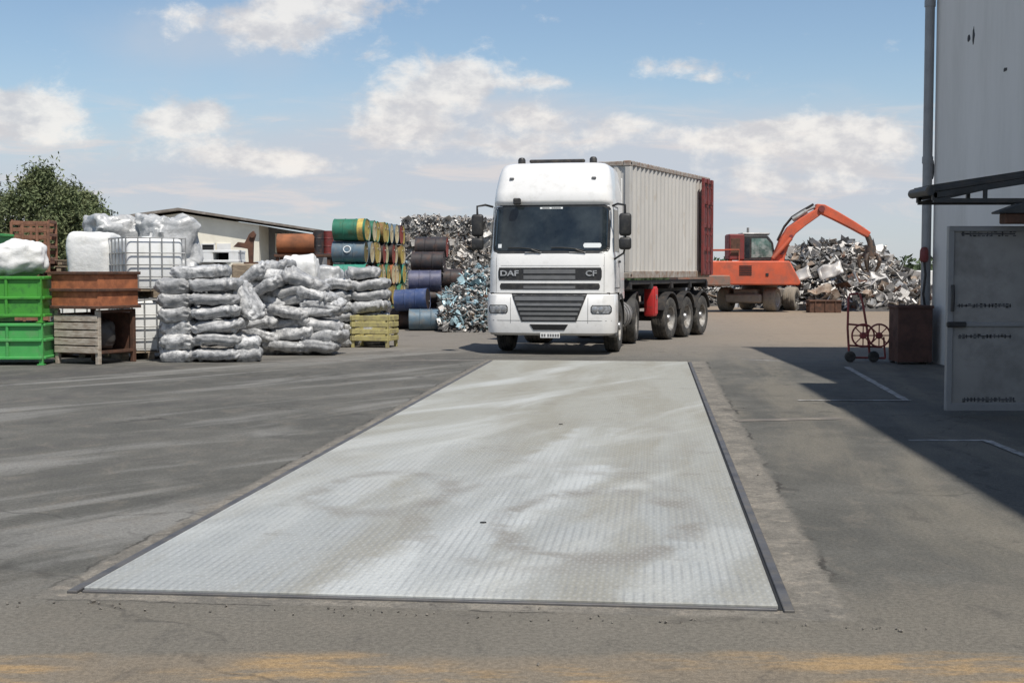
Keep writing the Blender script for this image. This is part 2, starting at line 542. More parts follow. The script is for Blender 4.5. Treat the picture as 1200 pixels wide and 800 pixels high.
strip('pavement_joint', seg(G(-150, 426), G(568, 422), 60), .16, M['concrete'], .004, 'pale joint line crossing the yard in front of the sacks', cat='joint')
strip('pavement_joint', seg(G(862, 493), G(985, 490), 20), .22, mat('dusty_repair', (.20, .175, .145), .95, 0, .2, 3, (.12, .11, .10), .5, .2, 4, .4, 40), .004, 'pale concrete repair strip right of the weighbridge', cat='joint')
strip('road_marking', seg(G(992, 430), G(1062, 469), 16), .10, M['road_paint'], .004, 'worn white line slanting through the hall shadow')
strip('road_marking', seg(G(935, 469.5), G(1068, 469.5), 16), .10, M['road_paint'], .008, 'worn white line across the hall shadow')
strip('road_marking', seg(G(1065, 516), G(1158, 516), 16), .09, M['road_paint'], .004, 'short worn white line in front of the gate leaf')
strip('road_marking', seg(G(1156, 516.5), G(1290, 570), 16), .09, M['road_paint'], .008, 'worn white line running out beneath the gate leaf side')
strip('road_marking', seg(G(868, 421), G(915, 423), 10), .09, M['road_paint'], .004, 'short pale line at the far corner of the weighbridge')

# loose grit along the front border
mb = MB()
random.seed(12)
for k in range(80):
    x = random.uniform(-.5, W_W + .7)
    y = -OF - abs(random.gauss(0, .07)) + random.uniform(-.03, .05) if random.random() < .95 else random.uniform(-1.3, -.1)
    if random.random() < .08:
        x = W_W + random.uniform(.15, .6); y = random.uniform(0, 10)
    s = random.uniform(.003, .007) * (1.8 if random.random() < .05 else 1)
    p = WB(x, y, .005 + s * .3)
    mb.box(p, (s * 2, s * 1.4, s), eul(random.random(), random.random(), random.random() * 6), 0)
tag(mb.build('gravel', M['stone'], None, 10), 'loose grit along the weighbridge edge', 'gravel', kind='stuff')

# ------------------------------------------------------------------ weighbridge
def deck_material():
    m, t = new_mat('galvanised_chequer_plate')
    co = t.n('ShaderNodeTexCoord').outputs['Object']
    X, Y, Z = t.sep(co)
    s1 = t.m('SINE', t.m('MULTIPLY', X, 2 * PI / .050))
    s2 = t.m('SINE', t.m('MULTIPLY', Y, 2 * PI / .13))
    a1 = t.m('POWER', t.m('MAXIMUM', t.m('MULTIPLY', s1, s2), 0.0), 1.2)
    a2 = t.m('POWER', t.m('MAXIMUM', t.m('MULTIPLY', t.m('MULTIPLY', s1, s2), -1.0), 0.0), 3.0)
    studs = t.m('ADD', a1, t.m('MULTIPLY', a2, .4))
    # dust and tyre traces along the bridge
    v1 = t.mapping(co, scale=(1.0, .16, 1))
    tr = t.noise(v1, 1.25, 5, .6, .5)
    v2 = t.mapping(t.mapping(co, rot=(0, 0, R(22))), scale=(.95, .17, 1))
    sw = t.noise(v2, 1.0, 5, .6, .8)
    bl = t.noise(co, 2.3, 6, .68, .3)
    near = t.ss(Y, 8.5, 0.5)
    base = t.mix(near, (.300, .297, .260), (.315, .330, .325))
    c = t.mix(t.m('MULTIPLY', t.ss(tr, .40, .62), .72), base, (.250, .236, .192))
    c = t.mix(t.m('MULTIPLY', t.ss(sw, .47, .72), .75), c, (.47, .485, .47))
    c = t.mix(t.m('MULTIPLY', t.m('MULTIPLY', t.ss(bl, .54, .68), t.ss(sw, .56, .40)), .45), c, (.17, .16, .145))
    c = t.mix(t.m('MULTIPLY', t.ss(bl, .40, .28), .3), c, (.40, .40, .395))
    # broad bare-steel swathes polished by tyres
    for (p0, p1, w0, a) in (((420, 700), (690, 552), .36, .95), ((240, 650), (545, 520), .30, .6), ((560, 590), (700, 505), .30, .7), ((770, 700), (850, 630), .3, .5)):
        g0, g1 = G(*p0), G(*p1)
        loc = []
        for g_ in (g0, g1):
            d_ = g_ - W_O
            loc.append((d_.x * W_RX.x + d_.y * W_RX.y, -d_.x * W_RX.y + d_.y * W_RX.x))
        (ax0, ay0), (ax1, ay1) = loc
        vx, vy = ax1 - ax0, ay1 - ay0
        L2 = vx * vx + vy * vy
        hx, hy = t.m('SUBTRACT', X, ax0), t.m('SUBTRACT', Y, ay0)
        h_ = t.m('DIVIDE', t.m('ADD', t.m('MULTIPLY', hx, vx), t.m('MULTIPLY', hy, vy)), L2, clamp=True)
        ex_, ey_ = t.m('SUBTRACT', hx, t.m('MULTIPLY', h_, vx)), t.m('SUBTRACT', hy, t.m('MULTIPLY', h_, vy))
        dd = t.m('ADD', t.m('SQRT', t.m('ADD', t.m('MULTIPLY', ex_, ex_), t.m('MULTIPLY', ey_, ey_))), t.m('MULTIPLY', t.m('SUBTRACT', bl, .5), .5))
        f = t.m('MULTIPLY', t.ss(dd, w0, w0 * .35), t.ss(tr, .34, .56))
        c = t.mix(t.m('MULTIPLY', f, a * .75), c, (.50, .525, .525))
    # dark arc left by turning tyres
    for (cx, cy, r0, w0, a) in ((2.55, 2.1, .62, .16, .85), (2.3, 2.4, .95, .12, .5), (.95, 3.1, .5, .15, .7), (2.4, 6.1, .9, .2, .3)):
        dx = t.m('SUBTRACT', X, cx); dy = t.m('MULTIPLY', t.m('SUBTRACT', Y, cy), .55)
        d = t.m('SQRT', t.m('ADD', t.m('MULTIPLY', dx, dx), t.m('MULTIPLY', dy, dy)))
        e = t.m('ABSOLUTE', t.m('SUBTRACT', d, t.m('ADD', r0, t.m('MULTIPLY', t.m('SUBTRACT', tr, .5), .5))))
        f = t.m('MULTIPLY', t.ss(e, w0, 0.0), t.ss(bl, .36, .60))
        c = t.mix(t.m('MULTIPLY', f, a), c, (.21, .20, .18))
    c = t.mix(t.m('MULTIPLY', studs, .22), c, (.52, .53, .53))
    gap = t.m('MULTIPLY', t.ss(s1, -.35, -.95), t.m('MULTIPLY', t.ss(Y, 10, 1), t.ss(bl, .62, .40)))
    c = t.mix(t.m('MULTIPLY', gap, .34), c, (.15, .155, .16))
    fine = t.noise(co, 70, 3, .6)
    hs = t.n('ShaderNodeHueSaturation'); t.l(c, hs.inputs['Color']); t.l(t.ss(fine, .3, .7, .93, 1.07), hs.inputs['Value'])
    t.out(hs.outputs[0], t.ss(bl, .3, .7, .6, .75), .0, t.bump(studs, .5, .006), spec=.3)
    return m


wroot = empty('weighbridge', W_O, W_A, 'long steel weighbridge deck set flush in the asphalt with dark edge channels', 'weighbridge')
dm = deck_material()
NPL = 6
pl = W_L / NPL
mb = MB()
for i in range(NPL):
    mb.box((W_W / 2, pl * (i + .5), -.002), (W_W - .012, pl - .008, .05), None, .004)
mb.build('deck', dm, wroot, 30)
mb = MB()
mb.box((W_W / 2 + .01, W_L / 2, -.0215), (W_W + .03, W_L + .02, .05))
mb.build('deck_bed', M['dark'], wroot, None)
mb = MB()
mb.box((-.035, W_L / 2, .004), (.055, W_L + .1, .024), None, .004)
mb.build('edge_channel', M['frame_steel'], wroot, 30)
mb = MB()
mb.box((W_W + .044, W_L / 2, .003), (.052, W_L + .1, .022), None, .004)
mb.build('edge_channel', M['frame_steel'], wroot, 30)
for (y, w) in ((-.016, .026), (W_L + .016, .026)):
    mb = MB()
    mb.box((W_W / 2, y, .001), (W_W - .02, w, .024), None, .004)
    mb.build('edge_bar', M['frame_steel'], wroot, 30)

for (px, py, lab) in ((566, 612, 'small dark metal chip lying on the near half of the weighbridge deck'), (657, 497, 'small dark chip lying on the far half of the weighbridge deck')):
    q = G(px, py, .026)
    mb = MB(); mb.prism([(-.02, -.006), (.005, -.01), (.022, 0), (.006, .009), (-.01, .007)], 0, .008, 'xy')
    o = mb.build('metal_chip', M['dark'], None, None); o.location = (q.x, q.y, .024); tag(o, lab, 'chip')

# ------------------------------------------------------------------ generic wheels
TYRE = [(.29, -.135), (.36, -.15), (.44, -.15), (.49, -.135), (.515, -.10), (.517, -.06), (.505, -.055), (.505, -.045), (.52, -.04), (.52, -.008),
        (.508, -.004), (.508, .004), (.52, .008), (.52, .04), (.505, .045), (.505, .055), (.517, .06), (.515, .10), (.49, .135), (.44, .15), (.36, .15), (.29, .135), (.29, -.135)]


def road_wheel(parent, loc, sgn, rad=.52, wid=1.0, steer=0.0, rim_mat=None, tyre_mat=None, rot=None):
    """wheel with axle along x; sgn is the outer side"""
    k = rad / .52
    ax_ = Vector((sgn, 0, 0))
    Mx = Matrix.Translation(loc) @ (rot.to_4x4() if rot is not None else Matrix.Rotation(steer, 4, 'Z'))
    mb = MB()
    mb.lathe([(0, .15), (.07, .15), (.085, .13), (.09, .07), (.13, .06), (.14, .04)], (0, 0, 0), ax_, 20)
    for i in range(10):
        a = 2 * PI * i / 10
        mb.cyl(ax_ * .045 + Vector((0, math.cos(a) * .165, math.sin(a) * .165)) * k, ax_ * .075 + Vector((0, math.cos(a) * .165, math.sin(a) * .165)) * k, .018, 6)
    hub = mb.transform(Mx).build('wheel', M['steel'], parent)
    mb = MB()
    mb.lathe([(r * k, a * wid) for r, a in TYRE], (0, 0, 0), ax_, 36)
    mb.transform(Mx).build('tyre', tyre_mat or M['rubber'], hub)
    mb = MB()
    mb.lathe([(.295 * k, .138 * wid), (.275 * k, .13 * wid), (.262 * k, .06), (.25 * k, .015), (.22 * k, .02), (.20 * k, .04), (.12 * k, .045), (.0, .045)], (0, 0, 0), ax_, 32)
    for i in range(8):
        a = 2 * PI * (i + .5) / 8
        mb.cyl(ax_ * .018 + Vector((0, math.cos(a) * .225, math.sin(a) * .225)) * k, ax_ * .0295 + Vector((0, math.cos(a) * .225, math.sin(a) * .225)) * k, .022 * k, 8, mi=1)
    mb.transform(Mx).build('rim', [rim_mat or M['rim'], M['dark']], hub)
    return hub


# ------------------------------------------------------------------ text
def text_mesh(body, size, extrude, m, parent, name, loc, rot=(PI / 2, 0, 0), sx=1.0, bold=0.0):
    cu = bpy.data.curves.new('txt', 'FONT')
    cu.body = body; cu.size = size; cu.extrude = extrude; cu.offset = bold
    cu.align_x = 'CENTER'; cu.align_y = 'CENTER'
    o = bpy.data.objects.new('txt', cu)
    COL.objects.link(o)
    bpy.context.view_layer.update()
    dg = bpy.context.evaluated_depsgraph_get()
    me = bpy.data.meshes.new_from_object(o.evaluated_get(dg))
    bpy.data.objects.remove(o)
    bpy.data.curves.remove(cu)
    me.transform(Matrix.LocRotScale(Vector(loc), Euler(rot), Vector((1, 1, 1))) @ Matrix.Diagonal((sx, 1, 1, 1)))
    me.materials.clear()
    return link_mesh(name, me, m, parent, None)


# ------------------------------------------------------------------ truck (tractor unit)
T_ANG = -math.atan2(.19, .98)
cabc = P(643, 360, 26.05)
truck = empty('truck', (cabc.x, cabc.y, 0), T_ANG, 'white high-roofed lorry cab facing the camera at the end of the weighbridge', 'truck')
truck.scale = (1.035, 1, 1.015)
# local: x to the viewer's right, y backwards, z up.  (z, half width, front y)
LV = [(.38, 1.17, .10), (.43, 1.235, .03), (.60, 1.25, .0), (.95, 1.25, .0), (1.17, 1.24, .03),
      (1.20, 1.215, .06), (1.70, 1.21, .07), (1.93, 1.205, .10), (2.0, 1.195, .125), (2.92, 1.165, .34), (2.96, 1.165, .30), (3.02, 1.16, .285),
      (3.20, 1.15, .34), (3.52, 1.10, .46), (3.66, 1.065, .53), (3.73, 1.02, .60), (3.77, .94, .72)]
CORNER = .24


def lv(z):
    if z <= LV[0][0]: return LV[0][1:]
    for a, b in zip(LV, LV[1:]):
        if z <= b[0]:
            k = (z - a[0]) / (b[0] - a[0])
            return (a[1] + (b[1] - a[1]) * k, a[2] + (b[2] - a[2]) * k)
    return LV[-1][1:]


def yfront(x, z):
    w, f = lv(z)
    ax_ = abs(x)
    y = f + .07 * (ax_ / w) ** 2
    if ax_ > w - CORNER:
        d = min(ax_ - (w - CORNER), CORNER)
        y += CORNER - math.sqrt(max(CORNER * CORNER - d * d, 0))
    return y


def cab_loft(mb, z0, z1, back, nback=2):
    zs = [z0] + [l[0] for l in LV if z0 < l[0] < z1] + [z1]
    fine_z = []
    for a, b in zip(zs, zs[1:]):
        n = max(1, int((b - a) / .12))
        fine_z += [a + (b - a) * i / n for i in range(n)]
    fine_z.append(z1)
    rows = []
    for z in fine_z:
        w, f = lv(z)
        pts = [(-w, back, z)]
        xs = [-w + CORNER * (1 - math.cos(i / 7 * PI / 2)) for i in range(8)]
        xs += [-(w - CORNER) + 2 * (w - CORNER) * i / 12 for i in range(1, 12)]
        xs += [w - CORNER * (1 - math.cos(i / 7 * PI / 2)) for i in range(7, -1, -1)]
        pts += [(x, yfront(x, z), z) for x in xs]
        pts.append((w, back, z))
        rows.append(pts)
    n = len(rows[0])
    verts = [p for r in rows for p in r]
    faces = []
    for i in range(len(rows) - 1):
        for k in range(n - 1):
            faces.append((i * n + k, i * n + k + 1, (i + 1) * n + k + 1, (i + 1) * n + k))
        faces.append((i * n + n - 1, i * n, (i + 1) * n, (i + 1) * n + n - 1))
    faces.append(tuple(range(n - 1, -1, -1)))
    faces.append(tuple((len(rows) - 1) * n + k for k in range(n)))
    mb.raw(verts, faces)


def patch(mb, x0, x1, z0, z1, off=.006, thick=.03, nx=16, nz=6, rad=0.0, xb0=None, xb1=None, mi=0):
    """a plate lying on the cab front; xb0, xb1 are the ends at the bottom for a trapezoid"""
    xb0 = x0 if xb0 is None else xb0
    xb1 = x1 if xb1 is None else xb1
    fr, bk = [], []
    for j in range(nz + 1):
        v = j / nz
        z = z0 + (z1 - z0) * v
        a = xb0 + (x0 - xb0) * v
        b = xb1 + (x1 - xb1) * v
        if rad:
            dz = min(z - z0, z1 - z)
            if dz < rad:
                ins = rad - math.sqrt(max(rad * rad - (rad - dz) ** 2, 0))
                a += ins; b -= ins
        for i in range(nx + 1):
            x = a + (b - a) * i / nx
            y = yfront(x, z)
            fr.append((x, y - off, z)); bk.append((x, y - off + thick, z))
    n = nx + 1
    N = len(fr)
    faces = []
    for j in range(nz):
        for i in range(nx):
            q = (j * n + i, j * n + i + 1, (j + 1) * n + i + 1, (j + 1) * n + i)
            faces.append(q); faces.append(tuple(N + k for k in reversed(q)))
    for i in range(nx):
        faces.append((i, N + i, N + i + 1, i + 1)); k = nz * n + i
        faces.append((k, k + 1, N + k + 1, N + k))
    for j in range(nz):
        a = j * n; b = (j + 1) * n
        faces.append((a, b, N + b, N + a)); a += nx; b += nx
        faces.append((a, N + a, N + b, b))
    mb.raw(fr + bk, faces, mi)


WP = M['truck_white']
mb = MB(); cab_loft(mb, 1.205, 3.77, 2.15)
cab_o = mb.build('cab', WP, truck, 40)
mb = MB(); cab_loft(mb, .38, 1.185, .72)
mb.build('bumper', WP, truck, 40)
# dark joint between cab and bumper
for x in (-1.045, 1.04):
    mb = MB(); patch(mb, x, x + .006, 1.22, 1.95, .002, .01, 1, 8); mb.build('flap_seam', M['grille_grey'], truck, None)
mb = MB(); patch(mb, -1.04, 1.04, 1.735, 1.742, .002, .01, 20, 1); mb.build('flap_seam', M['grille_grey'], truck, None)
mb = MB(); mb.box((0, .75, 1.19), (2.30, 1.2, .05)); mb.build('joint_seal', M['black_plastic'], truck)
# windscreen
mb = MB(); patch(mb, -1.135, 1.135, 1.975, 2.925, .004, .02, 40, 24, .12); ws = mb.build('windscreen_frame', M['black_plastic'], truck, 60)
mb = MB(); patch(mb, -1.085, 1.085, 2.03, 2.885, .010, .02, 40, 24, .09); wsg = mb.build('windscreen', M['glass'], truck, 60)
mb = MB(); patch(mb, -.22, .22, 2.845, 2.88, .014, .006, 8, 1); mb.build('screen_strip', M['sticker'], wsg, None)
mb = MB(); patch(mb, .64, .98, 2.085, 2.175, .014, .006, 8, 3, .02); mb.build('screen_paper', M['sticker'], wsg, None)
mb = MB(); patch(mb, -1.02, -.95, 2.085, 2.16, .014, .006, 2, 2); mb.build('sticker', M['sticker'], wsg, None)
mb = MB()
for k, gx in enumerate([-.16 + .036 * i for i in range(10)]):
    if k == 4:
        mb.build('strip_lettering', M['grille_grey'], wsg, None); mb = MB(); continue
    patch(mb, gx - .015, gx + .016, 2.852, 2.873, .0165, .003, 1, 1)
mb.build('strip_lettering', M['grille_grey'], wsg, None)
# wipers
for s, x0 in ((0, -.30), (1, .55)):
    mb = MB()
    pts = []
    for i in range(9):
        k = i / 8
        x = x0 - .62 * k + .1; z = 2.035 + .05 * k + .02 * math.sin(k * PI)
        pts.append((x, yfront(x, z) - .035, z))
    mb.tube(pts, .011, 6)
    mb.tube([(x0 + .12, yfront(x0 + .12, 1.99) - .02, 1.985), (x0 - .05, yfront(x0, 2.05) - .05, 2.05)], .014, 6)
    mb.tube([(x0 - .18 + .32 * k / 4, yfront(x0, 2.0) - .022, 1.992) for k in range(5)], .010, 6, mi=1)
    mb.build('wiper', [M['black_plastic'], M['steel']], truck)
# upper grille
mb = MB(); patch(mb, -1.0, 1.0, 1.455, 1.70, .008, .03, 24, 4, .02); g1 = mb.build('upper_grille', M['black_plastic'], truck, 60)
mb = MB()
patch(mb, -.50, .50, 1.585, 1.665, .016, .03, 16, 1); patch(mb, -.50, .50, 1.475, 1.545, .016, .03, 16, 1)
mb.build('grille_slat', M['grille_grey'], g1)
mb = MB(); patch(mb, -.965, .965, 1.275, 1.395, .008, .03, 24, 3, .02); g2 = mb.build('middle_grille', M['black_plastic'], truck, 60)
mb = MB(); patch(mb, -.50, .50, 1.29, 1.345, .016, .03, 16, 1); mb.build('grille_slat', M['grille_grey'], g2)
text_mesh('DAF', .145, .006, M['lamp'], truck, 'badge_lettering', (-.78, yfront(-.78, 1.59) - .018, 1.585), (PI / 2, 0, -.03), 1.35, .004)
text_mesh('CF', .145, .006, M['lamp'], truck, 'badge_lettering', (.80, yfront(.80, 1.59) - .018, 1.585), (PI / 2, 0, .03), 1.25, .004)
# lower grille
mb = MB(); patch(mb, -.73, .73, .655, 1.185, .010, .04, 20, 8, 0, -.53, .53); g3 = mb.build('lower_grille', M['black_plastic'], truck, 60)
for z, h, k in ((1.10, .075, .665), (.985, .05, .625), (.895, .05, .59), (.805, .05, .555), (.71, .055, .51)):
    mb = MB(); patch(mb, -k, k, z - h / 2, z + h / 2, .022, .05, 16, 2); mb.build('grille_slat', M['grille_grey'], g3)
mb = MB(); patch(mb, -.37, .37, .49, .60, .008, .03, 12, 3, 0, -.30, .30); mb.build('lower_intake', M['dark'], truck, 60)
mb = MB(); patch(mb, -1.19, 1.19, .668, .676, .003, .01, 24, 1); mb.build('bumper_seam', M['grille_grey'], truck, None)
for x in (-.75, .742):
    mb = MB(); patch(mb, x, x + .008, .62, 1.18, .003, .01, 1, 6); mb.build('bumper_seam', M['grille_grey'], truck, None)
# headlights
for s in (-1, 1):
    a, b = (.80, 1.19) if s > 0 else (-1.19, -.80)
    mb = MB(); patch(mb, a, b, .805, .975, .006, .02, 12, 4, .03); hl = mb.build('headlight', M['black_plastic'], truck, 60)
    mb = MB(); patch(mb, a + .02, b - .02, .82, .96, .010, .02, 12, 4, .025); mb.build('lens', M['lamp'], hl, 60)
    mb = MB()
    for x in ((.88, 1.0) if s > 0 else (-1.0, -.88)):
        y = yfront(x, .9) - .012
        mb.lathe([(.052, 0), (.05, -.012), (.03, -.018), (0, -.02)], (x, y, .89), (0, 1, 0), 16)
    mb.build('reflector', M['steel'], hl)
# number plate
mb = MB(); mb.box((.02, .035, .385), (.38, .012, .10), None, .004); npl = mb.build('number_plate', M['plate'], truck)
mb = MB()
random.seed(5)
for i in range(7):
    if i == 2:
        mb.build('plate_lettering', M['grille_grey'], npl); mb = MB()
    x = -.13 + .048 * i + (.02 if i > 1 else 0)
    mb.box((x, .0275, .385), (.034, .003, .055))
mb.build('plate_lettering', M['grille_grey'], npl)
# visor and roof lamps
for x, z in ((-.80, 3.45), (.80, 3.45)):
    mb = MB(); mb.box((x, yfront(x, z) - .008, z), (.09, .05, .045), None, .012); mb.build('marker_lamp', M['grille_grey'], truck)
mb = MB(); mb.box((-.65, .20, 2.99), (.14, .12, .13), None, .02); mb.bar((-.65, .25, 3.0), (-.65, .36, 3.03), .04); mb.build('kerb_mirror', M['black_plastic'], truck)
mb = MB(); mb.box((.0, 1.05, 3.83), (1.1, .10, .07), None, .02)
for x in (-.45, 0, .45): mb.box((x, 1.05, 3.77), (.05, .05, .08))
mb.build('light_bar', M['chassis'], truck)
for x in (-.70, .72):
    mb = MB(); mb.cyl((x, 1.0, 3.73), (x, 1.0, 3.80), .05, 12); mb.lathe([(.075, 0), (.075, .07), (.05, .11), (0, .12)], (x, 1.0, 3.79), (0, 0, 1), 14)
    mb.build('beacon', M['black_plastic'], truck)
# side windows, doors
for s in (-1, 1):
    def sp(y, z, o=.006): return (s * (lv(z)[0] + o), y, z)
    mb = MB()
    yz = [(.42, 2.02), (1.28, 2.02), (1.28, 2.84), (.62, 2.84)]
    mb.raw([sp(y, z) for y, z in yz] + [sp(y, z, -.02) for y, z in yz], [(0, 1, 2, 3), (7, 6, 5, 4), (0, 4, 5, 1), (1, 5, 6, 2), (2, 6, 7, 3), (3, 7, 4, 0)])
    dgl = mb.build('side_window', M['glass'], truck, None)
    mb = MB()
    for a, b in zip([(.40, 1.30), (1.32, 1.30), (1.32, 2.9), (.56, 2.9)], [(1.32, 1.30), (1.32, 2.9), (.56, 2.9), (.36, 2.0)]):
        mb.bar(sp(*a, .002), sp(*b, .002), .008, .012)
    mb.build('door_seam', M['black_plastic'], truck, None)
    mb = MB(); mb.box(sp(1.16, 1.82, .02), (.035, .2, .05), None, .012); mb.build('door_handle', M['black_plastic'], truck)
    # mirrors
    mb = MB()
    xm = s * 1.43
    mb.tube([(s * 1.17, .42, 2.90), (s * 1.28, .24, 2.93), (xm, .18, 2.90), (xm, .20, 2.75)], .022, 8)
    mb.tube([(xm, .20, 2.1), (xm - s * .03, .24, 1.98), (s * 1.20, .42, 1.86)], .02, 8)
    mb.tube([(xm, .26, 2.75), (xm, .26, 2.1)], .02, 8)
    arm = mb.build('mirror_arm', M['black_plastic'], truck)
    mb = MB(); mb.box((xm, .22, 2.53), (.235, .13, .44), None, .06, seg=3); mb.box((xm, .288, 2.53), (.18, .006, .38), None, .002, mi=1)
    mb.build('mirror', [M['black_plastic'], M['glass']], arm)
    mb = MB(); mb.box((xm, .22, 2.165), (.235, .13, .24), None, .055, seg=3); mb.build('mirror', M['black_plastic'], arm)
    # steps / wheel arch
    mb = MB()
    mb.box((s * 1.13, .80, .75), (.18, .16, .85), None, .03)
    mb.box((s * 1.14, .62, .40), (.16, .3, .05), None, .01); mb.box((s * 1.14, .62, .75), (.16, .3, .05), None, .01)
    mb.build('step', M['grille_grey'], truck)
    mb = MB()
    prof = [(1.42 + .66 * math.cos(a), .52 + .66 * math.sin(a)) for a in [PI * k / 14 for k in range(15)]]
    prof2 = [(1.42 + .61 * math.cos(a), .52 + .61 * math.sin(a)) for a in [PI * k / 14 for k in range(14, -1, -1)]]
    mb.prism(prof + prof2, s * .92, s * 1.235, 'yz')
    mb.build('wheel_arch', M['black_plastic'], truck)
    # side fairing behind the door
    mb = MB(); mb.box((s * 1.13, 2.33, 2.55), (.03, .34, 2.0), eul(0, 0, s * .12), .01); mb.build('side_deflector', WP, truck)
    # lower cab skirt
    mb = MB(); mb.box((s * 1.205, 1.75, 1.14), (.03, .8, .16), None, .01); mb.build('cab_skirt', WP, truck)
# front axle, drive axle
for s in (-1, 1):
    road_wheel(truck, Vector((s * 1.07, 1.42, .52)), s, .52, 1.0)
    road_wheel(truck, Vector((s * .95, 4.6, .52)), s, .52, 2.0, rim_mat=M['rim'])
    mb = MB()
    prof = [(4.6 + .64 * math.cos(a), .54 + .64 * math.sin(a)) for a in [PI * (.08 + .84 * k / 14) for k in range(15)]]
    prof2 = [(4.6 + .60 * math.cos(a), .54 + .60 * math.sin(a)) for a in [PI * (.08 + .84 * k / 14) for k in range(14, -1, -1)]]
    mb.prism(prof + prof2, s * .62, s * 1.25, 'yz'); mb.build('mudguard', M['black_plastic'], truck)
    mb = MB()
    mb.cyl((s * .93, 2.35, .68), (s * .93, 3.75, .68), .31, 24)
    for y in (2.6, 3.1, 3.6): mb.cyl((s * .93, y - .02, .68), (s * .93, y + .02, .68), .317, 24, mi=1)
    mb.build('fuel_tank', [M['rim'], M['chassis']], truck)
    mb = MB(); mb.box((s * .40, 3.1, .88), (.08, 5.0, .26), None, .01); mb.build('chassis_rail', M['chassis'], truck)
mb = MB()
mb.box((0, 1.42, .52), (1.9, .14, .14)); mb.box((0, 4.6, .52), (1.6, .2, .2)); mb.lathe([(0, -.2), (.2, -.12), (.24, 0), (.2, .12), (0, .2)], (0, 4.6, .52), (0, 1, 0), 14)
mb.build('axle', M['chassis'], truck)
mb = MB(); mb.box((0, 1.4, .95), (.9, 1.5, .6), None, .05); mb.box((0, .6, .55), (1.9, .1, .3)); mb.build('engine', M['chassis'], truck)
mb = MB(); mb.cyl((0, 4.55, 1.08), (0, 4.55, 1.15), .45, 24); mb.box((0, 4.55, 1.02), (.9, .6, .1)); mb.build('coupling_plate', M['chassis'], truck)
mb = MB(); mb.box((0, 2.32, 1.5), (1.6, .12, 1.0), None, .02); mb.tube([(-.3, 2.4, 1.7), (-.3, 2.9, 1.3), (-.1, 3.7, 1.2)], .025, 6); mb.tube([(.3, 2.4, 1.7), (.3, 2.9, 1.25), (.1, 3.7, 1.2)], .025, 6)
mb.build('air_lines', M['chassis'], truck)

# ------------------------------------------------------------------ container and its trailer
C_ANG = -R(25.0)
cback = Vector((math.sin(R(25)), math.cos(R(25)), 0))
cright = Vector((math.cos(R(25)), -math.sin(R(25)), 0))
ncor = P(738, 323, 29.4); ncor.z = 0
cfront = ncor - cright * 1.22
CZ0, CH, CL, CW = 1.50, 2.60, 6.15, 1.22
trailer = empty('container_trailer', cfront, C_ANG, 'dark skeletal three-axle trailer carrying the grey container', 'trailer')
# local: x right, y back
mb = MB()
for s in (-1, 1):
    mb.box((s * .45, 3.2, 1.22), (.12, 6.3, .34), None, .01)
for y in (.15, 1.6, 3.1, 4.6, 6.0):
    mb.box((0, y, 1.32), (2.40, .14, .16), None, .01)
for s in (-1, 1):
    mb.box((s * 1.12, 3.1, 1.40), (.10, 6.0, .10), None, .01)
mb.box((0, .5, 1.17), (1.1, 1.0, .05), None, .01)
mb.build('chassis_frame', M['chassis'], trailer)
for y in (2.95, 4.26, 5.57):
    mb = MB(); mb.cyl((-1.0, y, .52), (1.0, y, .52), .075, 14); mb.box((-.45, y, .80), (.1, .8, .1)); mb.box((.45, y, .80), (.1, .8, .1)); mb.build('axle', M['chassis'], trailer)
    for s in (-1, 1):
        road_wheel(trailer, Vector((s * 1.04, y, .52)), s, .52, 1.25)
        mb = MB()
        prof = [(y + .62 * math.cos(a), .54 + .62 * math.sin(a)) for a in [PI * (.1 + .8 * k / 14) for k in range(15)]]
        prof2 = [(y + .585 * math.cos(a), .54 + .585 * math.sin(a)) for a in [PI * (.1 + .8 * k / 14) for k in range(14, -1, -1)]]
        mb.prism(prof + prof2, s * .82, s * 1.24, 'yz'); mb.build('mudguard', M['chassis'], trailer)
for s in (-1, 1):
    mb = MB(); mb.box((s * .62, 1.35, .72), (.12, .14, .85), None, .01); mb.box((s * .62, 1.35, .28), (.22, .26, .04), None, .01); mb.build('landing_leg', M['chassis'], trailer)
mb = MB(); mb.box((1.03, 1.98, .95), (.26, .30, .72), None, .05, seg=2); mb.box((1.165, 1.98, .95), (.012, .22, .6), None, .004); eb = mb.build('extinguisher_box', M['red'], trailer)
mb = MB(); mb.box((1.178, 1.98, 1.05), (.02, .05, .1), None, .004); mb.build('latch', M['steel'], eb)
mb = MB(); mb.box((0, 6.38, .75), (2.3, .1, .12), None, .01); mb.box((-.7, 6.33, 1.0), (.08, .08, .5)); mb.box((.7, 6.33, 1.0), (.08, .08, .5)); mb.build('underrun_bar', M['chassis'], trailer)
mb = MB(); mb.cyl((-.3, 2.2, .95), (.3, 2.2, .95), .14, 16); mb.build('air_tank', M['chassis'], trailer)

cont = empty('shipping_container', cfront + Vector((0, 0, CZ0)), C_ANG, 'grey corrugated shipping container with maroon doors on the trailer', 'container')


def corrug(mb, p0, p1, z0, z1, outn, pitch=.28, depth=.036, thick=.004):
    """vertical trapezoid corrugation between two points, bulging towards outn"""
    p0, p1, outn = Vector(p0), Vector(p1), Vector(outn)
    L = (p1 - p0).length
    d = (p1 - p0).normalized()
    n = max(1, int(round(L / pitch)))
    pt = L / n
    prof = []
    for i in range(n):
        s = i * pt
        prof += [(s, 0), (s + .25 * pt, 0), (s + .5 * pt, -depth), (s + .75 * pt, -depth)]
    prof.append((L, 0))
    vs = []
    for z in (z0, z1):
        vs += [(p0 + d * s + outn * o) + Vector((0, 0, z)) for s, o in prof]
    m = len(prof)
    mb.raw(vs, [(i, i + 1, m + i + 1, m + i) for i in range(m - 1)])


